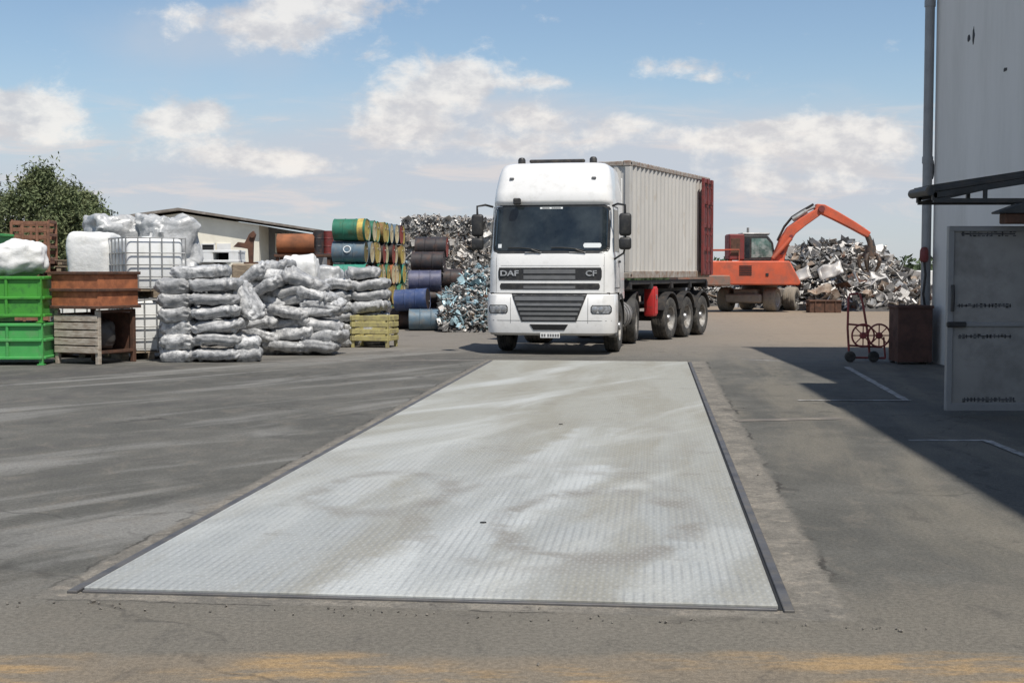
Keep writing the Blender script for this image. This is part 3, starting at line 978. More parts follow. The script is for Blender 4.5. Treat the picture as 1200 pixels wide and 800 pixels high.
w = CW
mb = MB()
corrug(mb, (w - .012, .12, 0), (w - .012, CL - .12, 0), .16, CH - .10, (1, 0, 0))
mb.build('side_panel', M['container'], cont, 20)
mb = MB(); corrug(mb, (-w + .012, .12, 0), (-w + .012, CL - .12, 0), .16, CH - .10, (-1, 0, 0)); mb.build('side_panel', M['container'], cont, 20)
mb = MB(); corrug(mb, (-w + .1, .012, 0), (w - .1, .012, 0), .16, CH - .1, (0, -1, 0)); mb.build('front_panel', M['container'], cont, 20)
mb = MB()
nb = 28
for i in range(nb):
    y = .1 + (CL - .2) * (i + .5) / nb
    mb.box((0, y, CH - .035), (2 * w - .14, (CL - .2) / nb * .55, .03), None, .008)
mb.box((0, CL / 2, CH - .06), (2 * w - .12, CL - .2, .02))
mb.build('roof', M['container_edge'], cont, 20)
mb = MB()
for s in (-1, 1):
    mb.box((s * (w - .04), CL / 2, CH - .055), (.08, CL - .36, .09), None, .008)
    mb.box((s * (w - .04), CL / 2, .08), (.08, CL - .36, .16), None, .008)
    for k in range(30):
        y = .3 + (CL - .6) * k / 29
        mb.box((s * (w - .035), y, CH - .006), (.05, .07, .02), None, .004)
mb.box((0, .05, CH - .06), (2 * w - .36, .10, .10), None, .008); mb.box((0, .05, .08), (2 * w - .36, .1, .16), None, .008)
mb.box((0, CL - .05, CH - .06), (2 * w - .36, .10, .10), None, .008); mb.box((0, CL - .05, .08), (2 * w - .36, .1, .16), None, .008)
mb.build('frame_rail', M['container_edge'], cont, 30)
for sx in (-1, 1):
    for y in (.075, CL - .075):
        mb = MB(); mb.box((sx * (w - .065), y, CH / 2), (.13, .145, CH - .25), None, .012); mb.build('corner_post', M['container'] if y < 1 else M['maroon'], cont, 30)
        for z in (.06, CH - .06):
            mb = MB(); mb.box((sx * (w - .083), y + (.006 if y < 1 else -.006), z), (.172, .172, .124), None, .012)
            mb.box((sx * (w + .0035), y, z), (.004, .07, .05), None, 0, 1)
            mb.build('corner_casting', [M['container_edge'], M['dark']], cont, 30)
mb = MB(); mb.box((0, CL / 2, .10), (2 * w - .16, CL - .2, .05)); mb.build('floor', M['wood'], cont)
# doors: swung right round and lying along the sides
for s in (-1, 1):
    Mx = Matrix.Translation((s * (w + .05), CL - .02, 0)) @ Matrix.Rotation(s * R(4), 4, 'Z')
    mb = MB()
    mb.box((0, -.56, CH / 2 - .01), (.03, 1.12, CH - .12), None, .006)
    for z in (.12, .72, 1.32, 1.92, 2.46):
        mb.box((s * .03, -.56, z), (.045, 1.08, .11), None, .012)
    for y in (-.04, -1.08):
        mb.box((s * .03, y, CH / 2), (.05, .07, CH - .14), None, .012)
    door = mb.transform(Mx).build('door', M['maroon'], cont, 30)
    for y in (-.34, -.78):
        mb = MB(); mb.cyl((s * .075, y, .06), (s * .075, y, CH - .08), .017, 10)
        for z in (.4, 1.1, 1.8, 2.3): mb.box((s * .066, y, z), (.04, .09, .06), None, .006)
        mb.transform(Mx).build('locking_bar', M['maroon'], door, 30)

# ------------------------------------------------------------------ excavator
EX_Y = G(900, 365).y
ppm = F / EX_Y
ex0 = P(880, 330, EX_Y)
ex = empty('excavator', (ex0.x, ex0.y, 0), 0, 'orange wheeled excavator reaching its grapple into the scrap heap', 'excavator')


def E(px, py):      # side-view photograph pixel -> local (x, z)
    p = P(px, py, EX_Y)
    return (p.x - ex0.x, p.z)


UA = Vector((.87, -.49, 0)).normalized(); UB = Vector((.49, .87, 0)).normalized()
urot = Matrix((UA, UB, Vector((0, 0, 1)))).transposed()
uc = Vector((-.05, .15, 0))
U4 = Matrix.Translation(uc) @ urot.to_4x4()
mb = MB()
mb.box((0, 1.3, .72), (1.0, 3.6, .42), None, .05); mb.box((0, 0, .48), (1.7, .3, .3), None, .05); mb.box((0, 2.6, .48), (1.7, .3, .3), None, .05)
mb.cyl((0, 1.3, .9), (0, 1.3, 1.14), .75, 24)
mb.box((0, -.65, .55), (1.5, .25, .35), None, .05)
mb.transform(U4).build('undercarriage', M['undercarriage'], ex, 30)
for s in (-1, 1):
    for y in (0, 2.6):
        road_wheel(ex, U4 @ Vector((s * .98, y, .5)), s, .50, 1.75, tyre_mat=M['mud_tyre'], rim_mat=M['scrap_white'], rot=urot)
# upper body
zb, zt = E(880, 334)[1], E(880, 306)[1]
mb = MB()
xr = E(931, 330)[0]; xl = -2.9
mb.prism([(xl, zb + .25), (-1.2, zb + .02), (xr - .05, zb), (xr, zb + .12), (xr - .45, zt), (xl, zt)], -1.25, 1.25, 'xz', .05)
mb.build('upper_body', M['orange'], ex, 30)
mb = MB(); mb.prism([(xl - .25, zb + .0), (-1.05, zb - .03), (-1.05, zb + .42), (xl - .35, zb + .42)], -1.29, 1.29, 'xz', .05); mb.build('counterweight', M['counterweight'], ex, 30)
mb = MB()
for k in range(6): mb.box((-.45 + .0, -1.262, zt - .2 - .07 * k), (.5, .02, .03))
mb.box((.42, -1.262, zt - .55), (.12, .03, .12), None, .01)
mb.build('vent', M['dark'], ex)
a = E(849, 305); b = E(867, 275)
mb = MB(); mb.box(((a[0] + b[0]) / 2, -.55, (a[1] + b[1]) / 2), (b[0] - a[0], 1.1, b[1] - a[1]), None, .05)
ebx = mb.build('engine_cover', M['maroon'], ex, 30)
mb = MB(); mb.box(((a[0] + b[0]) / 2 - .05, -1.105, (a[1] + b[1]) / 2), (.36, .02, .7), None, .01); mb.build('cover_grille', M['rust_dark'], ebx, 30)
# operator cab with glazing
x0, z0 = E(869, 306); x1, z1 = E(905, 276)
mb = MB()
fp = [(x0, z0), (x1 + .08, z0), (x1 - .02, z0 + .75), (x1 - .25, z1), (x0, z1)]
mb.prism(fp, -.35, .85, 'xz', .04)
cabx = mb.build('operator_cab', M['black_plastic'], ex, 30)
mb = MB()
g = [(x0 + .34, z0 + .14), (x1 - .03, z0 + .16), (x1 - .12, z0 + .72), (x1 - .32, z1 - .12), (x0 + .34, z1 - .12)]
mb.prism(g, -.362, -.34, 'xz', 0); mb.build('cab_window', mat('excavator_cab_glass', (.10, .17, .15), .08, 0, .5, 2.2, (.30, .36, .34), .45, .12, 2.6), cabx, None)
mb = MB(); mb.prism([(x0 + .08, z0 + .12), (x0 + .26, z0 + .12), (x0 + .26, z1 - .12), (x0 + .08, z1 - .12)], -.362, -.34, 'xz'); mb.build('cab_window', M['glass'], cabx, None)
mb = MB(); mb.box(((x0 + x1) / 2 - .1, .25, z1 + .06), (1.15, 1.1, .10), None, .04); mb.cyl((x0 + .25, 0, z1 + .1), (x0 + .25, 0, z1 + .32), .05, 10)
mb.build('cab_roof', M['scrap_grey'], cabx, 30)
mb = MB()
hx = [(-.7, zt), (-.7, zt + .45), (-1.9, zt + .45), (-1.9, zt)]
for y in (-1.2, 1.2): mb.tube([(x, y, z) for x, z in hx], .025, 6)
mb.build('handrail', M['orange'], ex)


def arm(name, pts, widths, y0, y1, m, parent):
    P2 = [Vector(E(*p)) for p in pts]
    Lf, Rt = [], []
    for i, p in enumerate(P2):
        d = (P2[min(i + 1, len(P2) - 1)] - P2[max(i - 1, 0)]).normalized()
        nrm = Vector((-d.y, d.x))
        wd = widths[i] / ppm / 2
        Lf.append(p + nrm * wd); Rt.append(p - nrm * wd)
    mb = MB(); mb.prism([tuple(v) for v in Lf + Rt[::-1]], y0, y1, 'xz', .03)
    return mb.build(name, m, parent, 30)

boom = arm('boom', [(906, 312), (909, 300), (915, 284), (923, 271), (936, 261), (950, 252), (959, 246)], [14, 12.5, 11.5, 11.5, 10.5, 9, 7.5], -.85, -.40, M['orange'], ex)
mb = MB()
p = [E(900, 303), E(921, 280)]
mb.cyl((p[0][0], -1.0, p[0][1]), (p[1][0], -1.0, p[1][1]), .085, 12, mi=0); mb.build('lift_cylinder', M['orange'], boom); mb = MB(); mb.cyl((p[0][0], -.25, p[0][1]), (p[1][0], -.25, p[1][1]), .085, 12)
mb.build('lift_cylinder', M['orange'], boom)
mb = MB(); p = [E(925, 258), E(941, 248), E(955, 242)]
mb.cyl((p[0][0], -.62, p[0][1]), (p[1][0], -.62, p[1][1]), .10, 12); mb.cyl((p[1][0], -.62, p[1][1]), (p[2][0], -.62, p[2][1]), .05, 10)
mb.build('arm_cylinder', M['scrap_grey'], boom)
mb = MB(); q = [E(*v) for v in ((910, 286), (918, 270), (927, 259), (938, 252), (952, 244))]
mb.tube([(x - .05, -.45, z + .12) for x, z in q], .035, 6); mb.tube([(x - .09, -.55, z + .15) for x, z in q], .03, 6); mb.build('hydraulic_hose', M['chassis'], boom)
for (pp, r) in (((911, 296), .1), ((957, 246), .13), ((922, 278), .08)):
    x, z = E(*pp); mb = MB(); mb.cyl((x, -.93, z), (x, -.32, z), r, 14); mb.build('pivot_pin', M['maroon'], boom)
stick = arm('stick', [(951, 243), (959, 246), (975, 254), (995, 265), (1013, 276)], [6.5, 11.5, 10.5, 9, 7], -.80, -.45, M['orange'], ex)
mb = MB(); p = [E(966, 245), E(1008, 269)]
mb.cyl((p[0][0], -.62, p[0][1]), (p[1][0], -.62, p[1][1]), .055, 10); mb.build('grapple_cylinder', M['maroon'], stick)
gx, gz = E(1012, 277)
mb = MB()
mb.tube([(gx, -.62, gz), (gx + .1, -.62, gz - .25), (gx + .12, -.62, gz - .45)], .12, 10)
mb.cyl((gx + .12, -.62, gz - .70), (gx + .12, -.62, gz - .40), .22, 16); mb.cyl((gx + .12, -.62, gz - .85), (gx + .12, -.62, gz - .70), .30, 16)
grap = mb.build('grapple', M['grapple'], ex)
for k in range(5):
    a = 2 * PI * k / 5 + .3
    d = Vector((math.cos(a), math.sin(a), 0))
    c = Vector((gx + .12, -.62, 0))
    mb = MB(); pts = [c + d * r_ + Vector((0, 0, gz + h)) for r_, h in ((.2, -.72), (.38, -.80), (.46, -1.0), (.40, -1.22), (.24, -1.45))]
    mb.tube(pts, [.06, .08, .08, .06, .025], 8); mb.build('tine', M['grapple'], grap)

# ------------------------------------------------------------------ scrap generators
def shard_lists():
    return [], [], []


def add_shard(V, Fc, I, c, s, rot, mi, bend=0.0):
    """thin bent plate; s = (length, width, thickness)"""
    b = len(V)
    for k in range(3):
        x = (k - 1) * .5 * s[0]
        z = abs(k - 1) * bend * s[0]
        wv = s[1] * (1 if k != 1 else random.uniform(.8, 1.15))
        for y, dz in ((-.5, 0), (.5, 0), (.5, s[2]), (-.5, s[2])):
            V.append(Vector(c) + rot @ Vector((x + random.uniform(-.06, .06) * s[0], y * wv, z + dz)))
    for k in range(2):
        o = b + 4 * k
        for e in range(4):
            Fc.append((o + e, o + (e + 1) % 4, o + 4 + (e + 1) % 4, o + 4 + e)); I.append(mi)
    Fc.append((b + 3, b + 2, b + 1, b)); I.append(mi)
    Fc.append((b + 8, b + 9, b + 10, b + 11)); I.append(mi)


def mesh_from(name, V, Fc, I, mats, parent=None, sharp=None):
    me = bpy.data.meshes.new(name)
    me.from_pydata([tuple(v) for v in V], [], Fc)
    o = link_mesh(name, me, mats, parent, sharp)
    me.polygons.foreach_set('material_index', I)
    me.update()
    return o


def rrot(tilt=3.14):
    return eul(random.uniform(-tilt, tilt), random.uniform(-tilt, tilt), random.uniform(-PI, PI))


SC = [M['scrap_white'], M['scrap_grey'], M['scrap_dark'], M['scrap_tan'], M['rust_dark'], M['scrap_blue']]


def heap(name, bumps, x0, x1, y0, y1, n, weights, smin, smax, label, seed, cat='scrap heap'):
    """bumps: (x, y, rx, ry, h); pieces scattered over and inside the surface of the mound"""
    random.seed(seed)
    def H(x, y):
        h = 0
        for bx, by, rx, ry, hh in bumps:
            d = ((x - bx) / rx) ** 2 + ((y - by) / ry) ** 2
            if d < 1: h = max(h, hh * (1 - d) ** .6)
        if h > .03: h *= .94 * (1 + .22 * noise.noise(Vector((x * .9, y * .9, seed))))
        return h
    V, Fc, I = [], [], []
    NX = 50; NY = 30
    for j in range(NY + 1):
        for i in range(NX + 1):
            x = x0 + (x1 - x0) * i / NX; y = y0 + (y1 - y0) * j / NY
            V.append(Vector((x, y, max(H(x, y) - .12, -.05))))
    for j in range(NY):
        for i in range(NX):
            a = j * (NX + 1) + i
            if max(V[k].z for k in (a, a + 1, a + NX + 1, a + NX + 2)) <= -.04: continue
            Fc.append((a, a + 1, a + NX + 2, a + NX + 1)); I.append(2)
    k = 0
    tries = 0
    while k < n and tries < n * 20:
        tries += 1
        x = random.uniform(x0, x1); y = random.uniform(y0, y1)
        h = H(x, y)
        if h < .06: continue
        k += 1
        q = random.random() ** 2.2
        L = smin + (smax - smin) * q
        mi = random.choices(range(6), weights)[0]
        if mi == 5: L *= 1.6
        typ = random.random()
        zc = h + random.uniform(-.12, .06)
        if typ < .62:
            add_shard(V, Fc, I, (x, y, max(zc, .03)), (L, L * random.uniform(.3, .9), .015), rrot(.9), mi, random.uniform(-.4, .4))
        elif typ < .85:
            add_shard(V, Fc, I, (x, y, max(zc, .03)), (L * 1.3, L * .12, L * .10), rrot(1.0), mi, random.uniform(-.2, .2))
        else:
            add_shard(V, Fc, I, (x, y, max(zc, .03)), (L * .5, L * .4, L * .35), rrot(), mi, random.uniform(-.2, .2))
    o = mesh_from(name, V, Fc, I, SC)
    tag(o, label, cat, kind='stuff')
    return o, H


def gx_(px, Y): return P(px, 318, Y).x

HY = 59.0
bumps = [(gx_(985, 61), 61.5, 3.0, 5.0, 3.0), (gx_(948, 61), 61.5, 2.4, 4.6, 2.75), (gx_(1012, 60), 61, 2.2, 4.5, 2.75), (gx_(1035, 60), 61, 2.2, 4.5, 1.75),
         (gx_(1000, 58), 58.8, 3.6, 4.0, 1.55), (gx_(1050, 59), 60, 2.0, 4.0, 1.0), (gx_(925, 62), 63, 3.0, 4.0, 2.1), (gx_(880, 66), 67, 4.0, 4.0, 1.15), (gx_(838, 66), 67, 4.0, 4, 1.3)]
heap('scrap_heap', bumps, gx_(800, 66), gx_(1085, 60), 54.5, 71, 9500, (3.6, 3.4, 2.2, 1.0, .3, .0), .12, .80,
     'tall heap of mixed pale and dark scrap metal beside the excavator', 21)

# a few big recognisable pieces on the heap
random.seed(4)
big = [((938, 322), 1.0, .8, 'scrap_white', 'scrap_sheet', 'large crumpled white sheet low on the heap just right of the excavator', 'metal sheet'),
       ((973, 318), 1.25, .8, 'scrap_white', 'scrap_sheet', 'widest bent pale sheet in the middle of the scrap heap', 'metal sheet'),
       ((1030, 325), .9, .6, 'scrap_white', 'scrap_sheet', 'bent pale sheet on the right shoulder of the scrap heap', 'metal sheet'),
       ((960, 340), 1.2, .5, 'scrap_tan', 'scrap_sheet', 'long tan sheet leaning on the heap above the rusty trough', 'metal sheet')]
for (px, py), L, Wd, mk, nm, lab, cat in big:
    V, Fc, I = [], [], []
    c = P(px, py, 56.8 if py < 330 else 55.8)
    n = 8
    rt = eul(R(62) + random.uniform(-.2, .2), random.uniform(-.25, .25), random.uniform(-.5, .5))
    mb = MB()
    vs = []
    for j in range(n + 1):
        for i in range(n + 1):
            u = (i / n - .5) * L * .8; v = (j / n - .5) * Wd * .8
            vs.append(rt @ Vector((u, v, .34 * noise.noise(Vector((u * 2.6, v * 2.6, px))) + .1 * math.sin(u * 3))))
    fs = [(j * (n + 1) + i, j * (n + 1) + i + 1, (j + 1) * (n + 1) + i + 1, (j + 1) * (n + 1) + i) for j in range(n) for i in range(n)]
    mb.raw([c + v for v in vs], fs)
    o = mb.build(nm, M[mk], None, 30)
    md = o.modifiers.new('thickness', 'SOLIDIFY'); md.thickness = .02
    tag(o, lab, cat)

# rusty trough at the foot of the heap
c = G(965, 366)
mb = MB(); W2 = 1.25; H2 = .5
mb.box((0, -.4, H2 / 2), (W2, .05, H2), None, .01); mb.box((0, .4, H2 / 2), (W2, .05, H2), None, .01)
mb.box((-W2 / 2 + .025, 0, H2 / 2), (.05, .75, H2 - .004), None, .01); mb.box((W2 / 2 - .025, 0, H2 / 2), (.05, .75, H2 - .004), None, .01)
mb.box((0, 0, .05), (W2 - .1, .75, .05))
for x in (-.4, 0, .4): mb.box((x, -.44, H2 / 2), (.05, .05, H2 - .06), None, .01)
mb.box((0, -.44, H2 - .03), (W2 + .04, .06, .05), None, .01)
for s in (-1, 1): mb.cyl((s * (W2 / 2 + .0), 0, .3), (s * (W2 / 2 + .08), 0, .3), .05, 10)
o = mb.build('trough', M['rust_dark'], None, 30); o.location = (c.x, c.y, 0); o.rotation_euler.z = -.05
tag(o, 'low rusty steel trough at the foot of the scrap heap', 'trough')

# heap of pale blue shavings left of the truck
bl_b = [(gx_(548, 38), 38.2, 1.15, 2.0, 1.35), (gx_(575, 39), 39, 1.4, 2.4, 1.85), (gx_(530, 37), 37.2, .75, 1.3, .75), (gx_(560, 37), 37.3, 1.3, 1.6, .95)]
heap('shavings_heap', bl_b, gx_(515, 37), gx_(625, 39), 35.3, 41.5, 5200, (2.2, 2.8, 1.8, .4, .2, 1.7), .05, .24,
     'loose heap of pale blue and silver metal shavings beside the truck', 33)

# ------------------------------------------------------------------ baled scrap wall
def bale_proto(seed):
    random.seed(seed)
    V, Fc, I = [], [], []
    S = (1.22, 1.05, 1.12)
    # core
    b = len(V)
    for sx in (-1, 1):
        for sy in (-1, 1):
            for sz in (-1, 1):
                V.append(Vector((sx * S[0] * .47, sy * S[1] * .47, sz * S[2] * .47 + S[2] / 2)))
    for f in ((0, 1, 3, 2), (4, 6, 7, 5), (0, 4, 5, 1), (2, 3, 7, 6), (0, 2, 6, 4), (1, 5, 7, 3)):
        Fc.append(tuple(b + k for k in f)); I.append(1)
    faces = [(Vector((0, -1, 0)), 620), (Vector((1, 0, 0)), 260), (Vector((-1, 0, 0)), 260), (Vector((0, 0, 1)), 330), (Vector((0, 1, 0)), 60)]
    for nrm, cnt in faces:
        for k in range(cnt):
            p = Vector((random.uniform(-.5, .5) * S[0], random.uniform(-.5, .5) * S[1], random.uniform(-.5, .5) * S[2]))
            for i in range(3):
                if abs(nrm[i]) > .5: p[i] = nrm[i] * S[i] * (.48 + random.uniform(-.04, .05))
            p.z += S[2] / 2
            q = nrm.to_track_quat('Z', 'Y').to_matrix() @ rrot(.75)
            L = random.uniform(.05, .16) + (random.random() < .12) * random.uniform(.05, .22)
            mi = random.choices(range(6), (3.4, 3.6, 1.2, .9, .2, .05))[0]
            if random.random() < .7: add_shard(V, Fc, I, p, (L, L * random.uniform(.3, .8), .012), q, mi, random.uniform(-.5, .5))
            else: add_shard(V, Fc, I, p, (L * 1.3, L * .15, L * .12), q, mi, random.uniform(-.3, .3))
    return mesh_from('metal_bale', V, Fc, I, SC)


ords = ['first', 'second', 'third', 'fourth', 'fifth', 'sixth', 'seventh', 'eighth', 'ninth', 'tenth']
protos = [bale_proto(50 + k) for k in range(3)]
used = [False] * 3
BY = 45.0
random.seed(8)
lev_names = ['bottom', 'middle', 'top']
bx0 = gx_(496, BY)
k = 0
for col in range(4):
    for lev in range(3):
        pr = k % 3
        o = protos[pr] if not used[pr] else protos[pr].copy()
        if used[pr]: COL.objects.link(o)
        used[pr] = True
        o.location = (bx0 + col * 1.25 + random.uniform(-.04, .04), BY + random.uniform(-.08, .08) + .1 * lev, lev * 1.11)
        o.rotation_euler = (random.uniform(-.04, .04), random.uniform(-.05, .05), random.choice((0, PI)) + random.uniform(-.06, .06))
        o.scale = (1, 1, random.uniform(.96, 1.14) if lev == 2 else 1)
        tag(o, 'grey crushed metal bale, %s layer, %s column from the coloured drums' % (lev_names[lev], ords[col]), 'metal bale', 'crushed metal bales stacked behind the drums')
        k += 1

# ------------------------------------------------------------------ drums
def drum_mesh(body, lid, mark=None):
    """55-gallon drum lying along x, centre at the origin, right lid at +x"""
    L, r = .93, .31
    root_mb = MB()
    prof = [(.0, -L / 2 + .012), (r - .02, -L / 2 + .012), (r - .012, -L / 2), (r, -L / 2), (r, -L / 2 + .02)]
    prof += [(r - .006, -L / 2 + .03), (r - .006, -L / 6 - .02), (r + .005, -L / 6 - .006), (r + .005, -L / 6 + .006), (r - .006, -L / 6 + .02)]
    prof += [(r - .006, L / 6 - .02), (r + .005, L / 6 - .006), (r + .005, L / 6 + .006), (r - .006, L / 6 + .02), (r - .006, L / 2 - .03), (r, L / 2 - .02), (r, L / 2), (r - .012, L / 2), (r - .02, L / 2 - .014)]
    root_mb.lathe(prof, (0, 0, 0), (1, 0, 0), 28)
    o = root_mb.build('oil_drum', body, None, 30)
    mb = MB()
    mb.lathe([(r - .018, L / 2 - .014), (r - .022, L / 2 - .006), (r - .05, L / 2 - .010), (0, L / 2 - .010)], (0, 0, 0), (1, 0, 0), 28)
    l = mb.build('lid', lid, o, 30)
    mb = MB(); mb.cyl((L / 2 - .012, .16, .08), (L / 2 + .004, .16, .08), .035, 12); mb.build('bung', M['steel'], l, 30)
    if mark:
        mark(o)
    return o


def put(o, loc, rx=0.0, rz=0.0, ry=0.0):
    o.location = loc; o.rotation_euler = (rx, ry, rz)
    return o


random.seed(15)
wdir = Vector((.107, .994, 0)); wright = Vector((.994, -.107, 0))
DY = 37.2
d0 = P(409, 318, DY); d0.z = 0
drum_kinds = [('drum_green', 'lid_cream', 'green'), ('drum_olive', 'lid_yellow', 'olive'), ('drum_dark', 'lid_cream', 'dark'), ('teal', 'lid_yellow', 'teal'), ('drum_green', 'lid_yellow', 'green'), ('slate', 'lid_cream', 'slate'), ('rust', 'lid_cream', 'rust-brown'), ('drum_dark', 'lid_red', 'dark')]
lidname = {'lid_cream': 'cream', 'lid_yellow': 'yellow', 'lid_red': 'red'}
pcache = {}
front = {4: ('drum_green', 'lid_yellow', 'green drum with a yellow patch, top of the front of the coloured drum wall'),
         3: ('slate', 'drum_olive', 'slate blue drum with a white ring mark at the front of the drum wall'),
         2: ('teal', 'lid_red', 'bright teal drum, middle of the front end of the coloured drum wall')}
rows = ['lowest', 'second', 'middle', 'fourth', 'top']
for lev in range(5):
    for dep in range(10):
        if dep == 0 and lev in front:
            bk_, lk_, lab = front[lev]
            o = drum_mesh(M[bk_], M[lk_])
            if lev == 4:
                mb = MB(); mb.lathe([(.3135, .24), (.3135, .40)], (0, 0, 0), (1, 0, 0), 28); mb.build('painted_band', M['lid_yellow'], o, 30)
            if lev == 3:
                mb = MB()
                pts = []
                for i in range(20):
                    a = 2 * PI * i / 20
                    s_ = .10 * math.sin(a); c_ = .09 * math.cos(a)
                    th = c_ / .31 + .25
                    pts.append((-.02 + s_, -.3135 * math.cos(th), .3135 * math.sin(th)))
                mb.tube(pts, .016, 6, closed=True); mb.build('ring_mark', M['sticker'], o, 30)
        else:
            kd = random.choice(drum_kinds)
            key = kd[0] + kd[1]
            if key not in pcache:
                o = drum_mesh(M[kd[0]], M[kd[1]]); pcache[key] = o
            else:
                o = copy_tree(pcache[key])
            lab = '%s drum with %s lid, %s row, %s back in coloured wall' % (kd[2], lidname[kd[1]], rows[lev], ords[dep])
        tag(o, lab, 'oil drum', 'oil drums of the coloured drum wall')
        pos = d0 + wdir * (dep * .635 + (.3 if lev % 2 else 0) * .15) + wright * random.uniform(-.05, .07) + Vector((0, 0, .315 + lev * .625))
        put(o, pos, random.uniform(0, .3) if dep else 0, -.107 + random.uniform(-.03, .03))

# the blue and purple drums in front of the bales
pile = [('slate', 'drum_dark', (499, 378), 37.0, .295, 'slate blue drum lying on the ground, lowest of the blue drum pile'),
        ('drum_dark', 'lid_red', (476, 374), 38.0, .295, 'dark drum lying on the ground behind the yellow crate'),
        ('blue', 'drum_dark', (483, 355), 37.5, .85, 'bright blue drum lying tilted above the dark and slate drums'),
        ('purple', 'lid_cream', (498, 334), 38.0, 1.38, 'purple-grey drum with a shiny top, third up in the blue pile'),
        ('drum_dark', 'drum_dark', (502, 319), 38.6, 1.92, 'near-black drum lying second from top of the blue drum pile'),
        ('drum_dark', 'lid_red', (506, 304), 39.2, 2.36, 'blackish red-lidded drum on the very top of the blue drum pile'),
        ('purple', 'lid_red', (521, 372), 38.4, .295, 'purple drum with red lid half hidden behind the slate drum'),
        ('drum_dark', 'lid_red', (519, 352), 38.9, .86, 'dark drum with red lid behind the bright blue drum'),
        ('drum_dark', 'lid_red', (523, 333), 39.3, 1.42, 'dark drum with red lid right of the purple-grey drum')]
for bk_, lk_, (px, py), Y, z, lab in pile:
    o = drum_mesh(M[bk_], M[lk_])
    p = P(px, py, Y)
    put(o, (p.x, Y, z), random.uniform(0, 6), random.uniform(-.22, .05), -.06 if 'tilted' in lab else 0)
    tag(o, lab, 'oil drum', 'oil drums piled in front of the bales')

# ------------------------------------------------------------------ sacks
def sack_mesh(seed, a=.46, b=.30, c=.105):
    nu, nv = 92, 38
    V, Fc = [], []
    def sg(x, e): return math.copysign(abs(x) ** e, x)
    def rg(q): return 1 - 2 * abs(noise.noise(q))
    so_ = Vector((seed * 7.1, seed * 3.3, seed))
    rg_ = random.Random(seed)
    folds = []
    for i in range(13):
        n_ = Vector((rg_.gauss(0, 1), rg_.gauss(0, .8), rg_.gauss(0, 1.1))).normalized()
        folds.append((n_, rg_.uniform(7, 24), rg_.uniform(0, 9)))
    def tri(x): return abs((x % 2) - 1) * 2 - 1
    for j in range(nv + 1):
        ph = -PI / 2 + PI * j / nv
        for i in range(nu):
            th = 2 * PI * i / nu
            cx = sg(math.cos(th), .28); cy = sg(math.sin(th), .28)
            cc = sg(math.cos(ph), .26)
            x, y, z = a * cc * cx, b * cc * cy, c * sg(math.sin(ph), .55)
            k = abs(x) / a
            z *= 1 - .24 * k ** 4
            under = 1 - .15 * max(0, -z / c)      # the belly of the sack is narrower than its top
            x *= under; y *= under
            y *= 1 - .10 * k ** 4 + .05 * (1 - k)
            q = Vector((x * 3.0, y * 3.4, z * 4.0)) + so_
            wv = Vector((noise.noise(q * .9), noise.noise(q * .9 + Vector((9, 0, 0))), noise.noise(q * .9 + Vector((0, 9, 0))))) * .16
            pw = Vector((x, y, z)) + wv
            d = noise.noise(q) * .032 + rg(Vector((x * 13, y * 5, z * 6)) + so_) * .010 * (.4 + k)
            for n_, f_, o_ in folds: d += tri(pw.dot(n_) * f_ + o_) * .066 / f_ * (1.0 + .5 * k)
            nrm = Vector((x / a ** 2, y / b ** 2, z / c ** 2))
            if nrm.length > 0: nrm.normalize()
            v = Vector((x, y, z)) + nrm * d
            v.z += .022 * noise.noise(Vector((x * 2.2, y * 2, seed)))
            V.append(v)
    for j in range(nv):
        for i in range(nu):
            a_, b_ = j * nu + i, j * nu + (i + 1) % nu
            Fc.append((a_, b_, b_ + nu, a_ + nu))
    me = bpy.data.meshes.new('sack')
    me.from_pydata([tuple(v) for v in V], [], Fc)
    bm = bmesh.new(); bm.from_mesh(me)
    bmesh.ops.remove_doubles(bm, verts=list(bm.verts), dist=.0008)
    bmesh.ops.recalc_face_normals(bm, faces=list(bm.faces))
    bm.to_mesh(me); bm.free()
    me.materials.append(M['bag'])
    for p in me.polygons: p.use_smooth = True
    return me


SACKS = [sack_mesh(k + 1) for k in range(7)]
SACKS_END = [sack_mesh(k + 21, .34, .42, .135) for k in range(4)]


def sack(mesh, loc, rx, ry, rz, label, group, sc=(1, 1, 1)):
    o = bpy.data.objects.new('sack', mesh)
    COL.objects.link(o)
    o.location = loc; o.rotation_euler = (rx, ry, rz); o.scale = sc
    return tag(o, label, 'sack', group)


random.seed(31)
layer_w = ['lowest', 'second', 'third', 'fourth', 'fifth', 'sixth', 'seventh', 'topmost']
# neat stack on the left
SY = G(230, 425).y + .45
xl0 = gx_(194, SY)
LH = .252
for lev in range(6):
    tilt = (0, -.05, -.09, -.06, 0, .01, .01)[lev]
    sh = (0, .0, .02, -.03, -.06, -.07, -.03)[lev]
    z = .125 + lev * LH
    sack(random.choice(SACKS_END), (xl0 + .27 + sh, SY + random.uniform(-.06, .06), z - .02), 0, tilt + random.uniform(-.04, .04), random.uniform(-.1, .1),
         'silver sack, left-hand one in the %s layer of the neat stack beside the caged tanks' % layer_w[lev], 'silver sacks of the neat left stack', (.92, 1, 1.05))
    sack(random.choice(SACKS), (xl0 + .98 + sh, SY + random.uniform(-.05, .05), z + (.02 if tilt else 0)), 0, tilt + random.uniform(-.03, .03), random.uniform(-.08, .08),
         'silver sack, right-hand one in the %s layer of the neat stack beside the caged tanks' % layer_w[lev], 'silver sacks of the neat left stack', (1.02, 1.25, 1.05))
sack(SACKS[2], (xl0 + .62, SY + .1, .125 + 6 * LH), 0, -.03, .05, 'grey silver sack lying alone on top of the neat left stack', 'silver sacks of the neat left stack', (1.15, 1.1, 1.05))
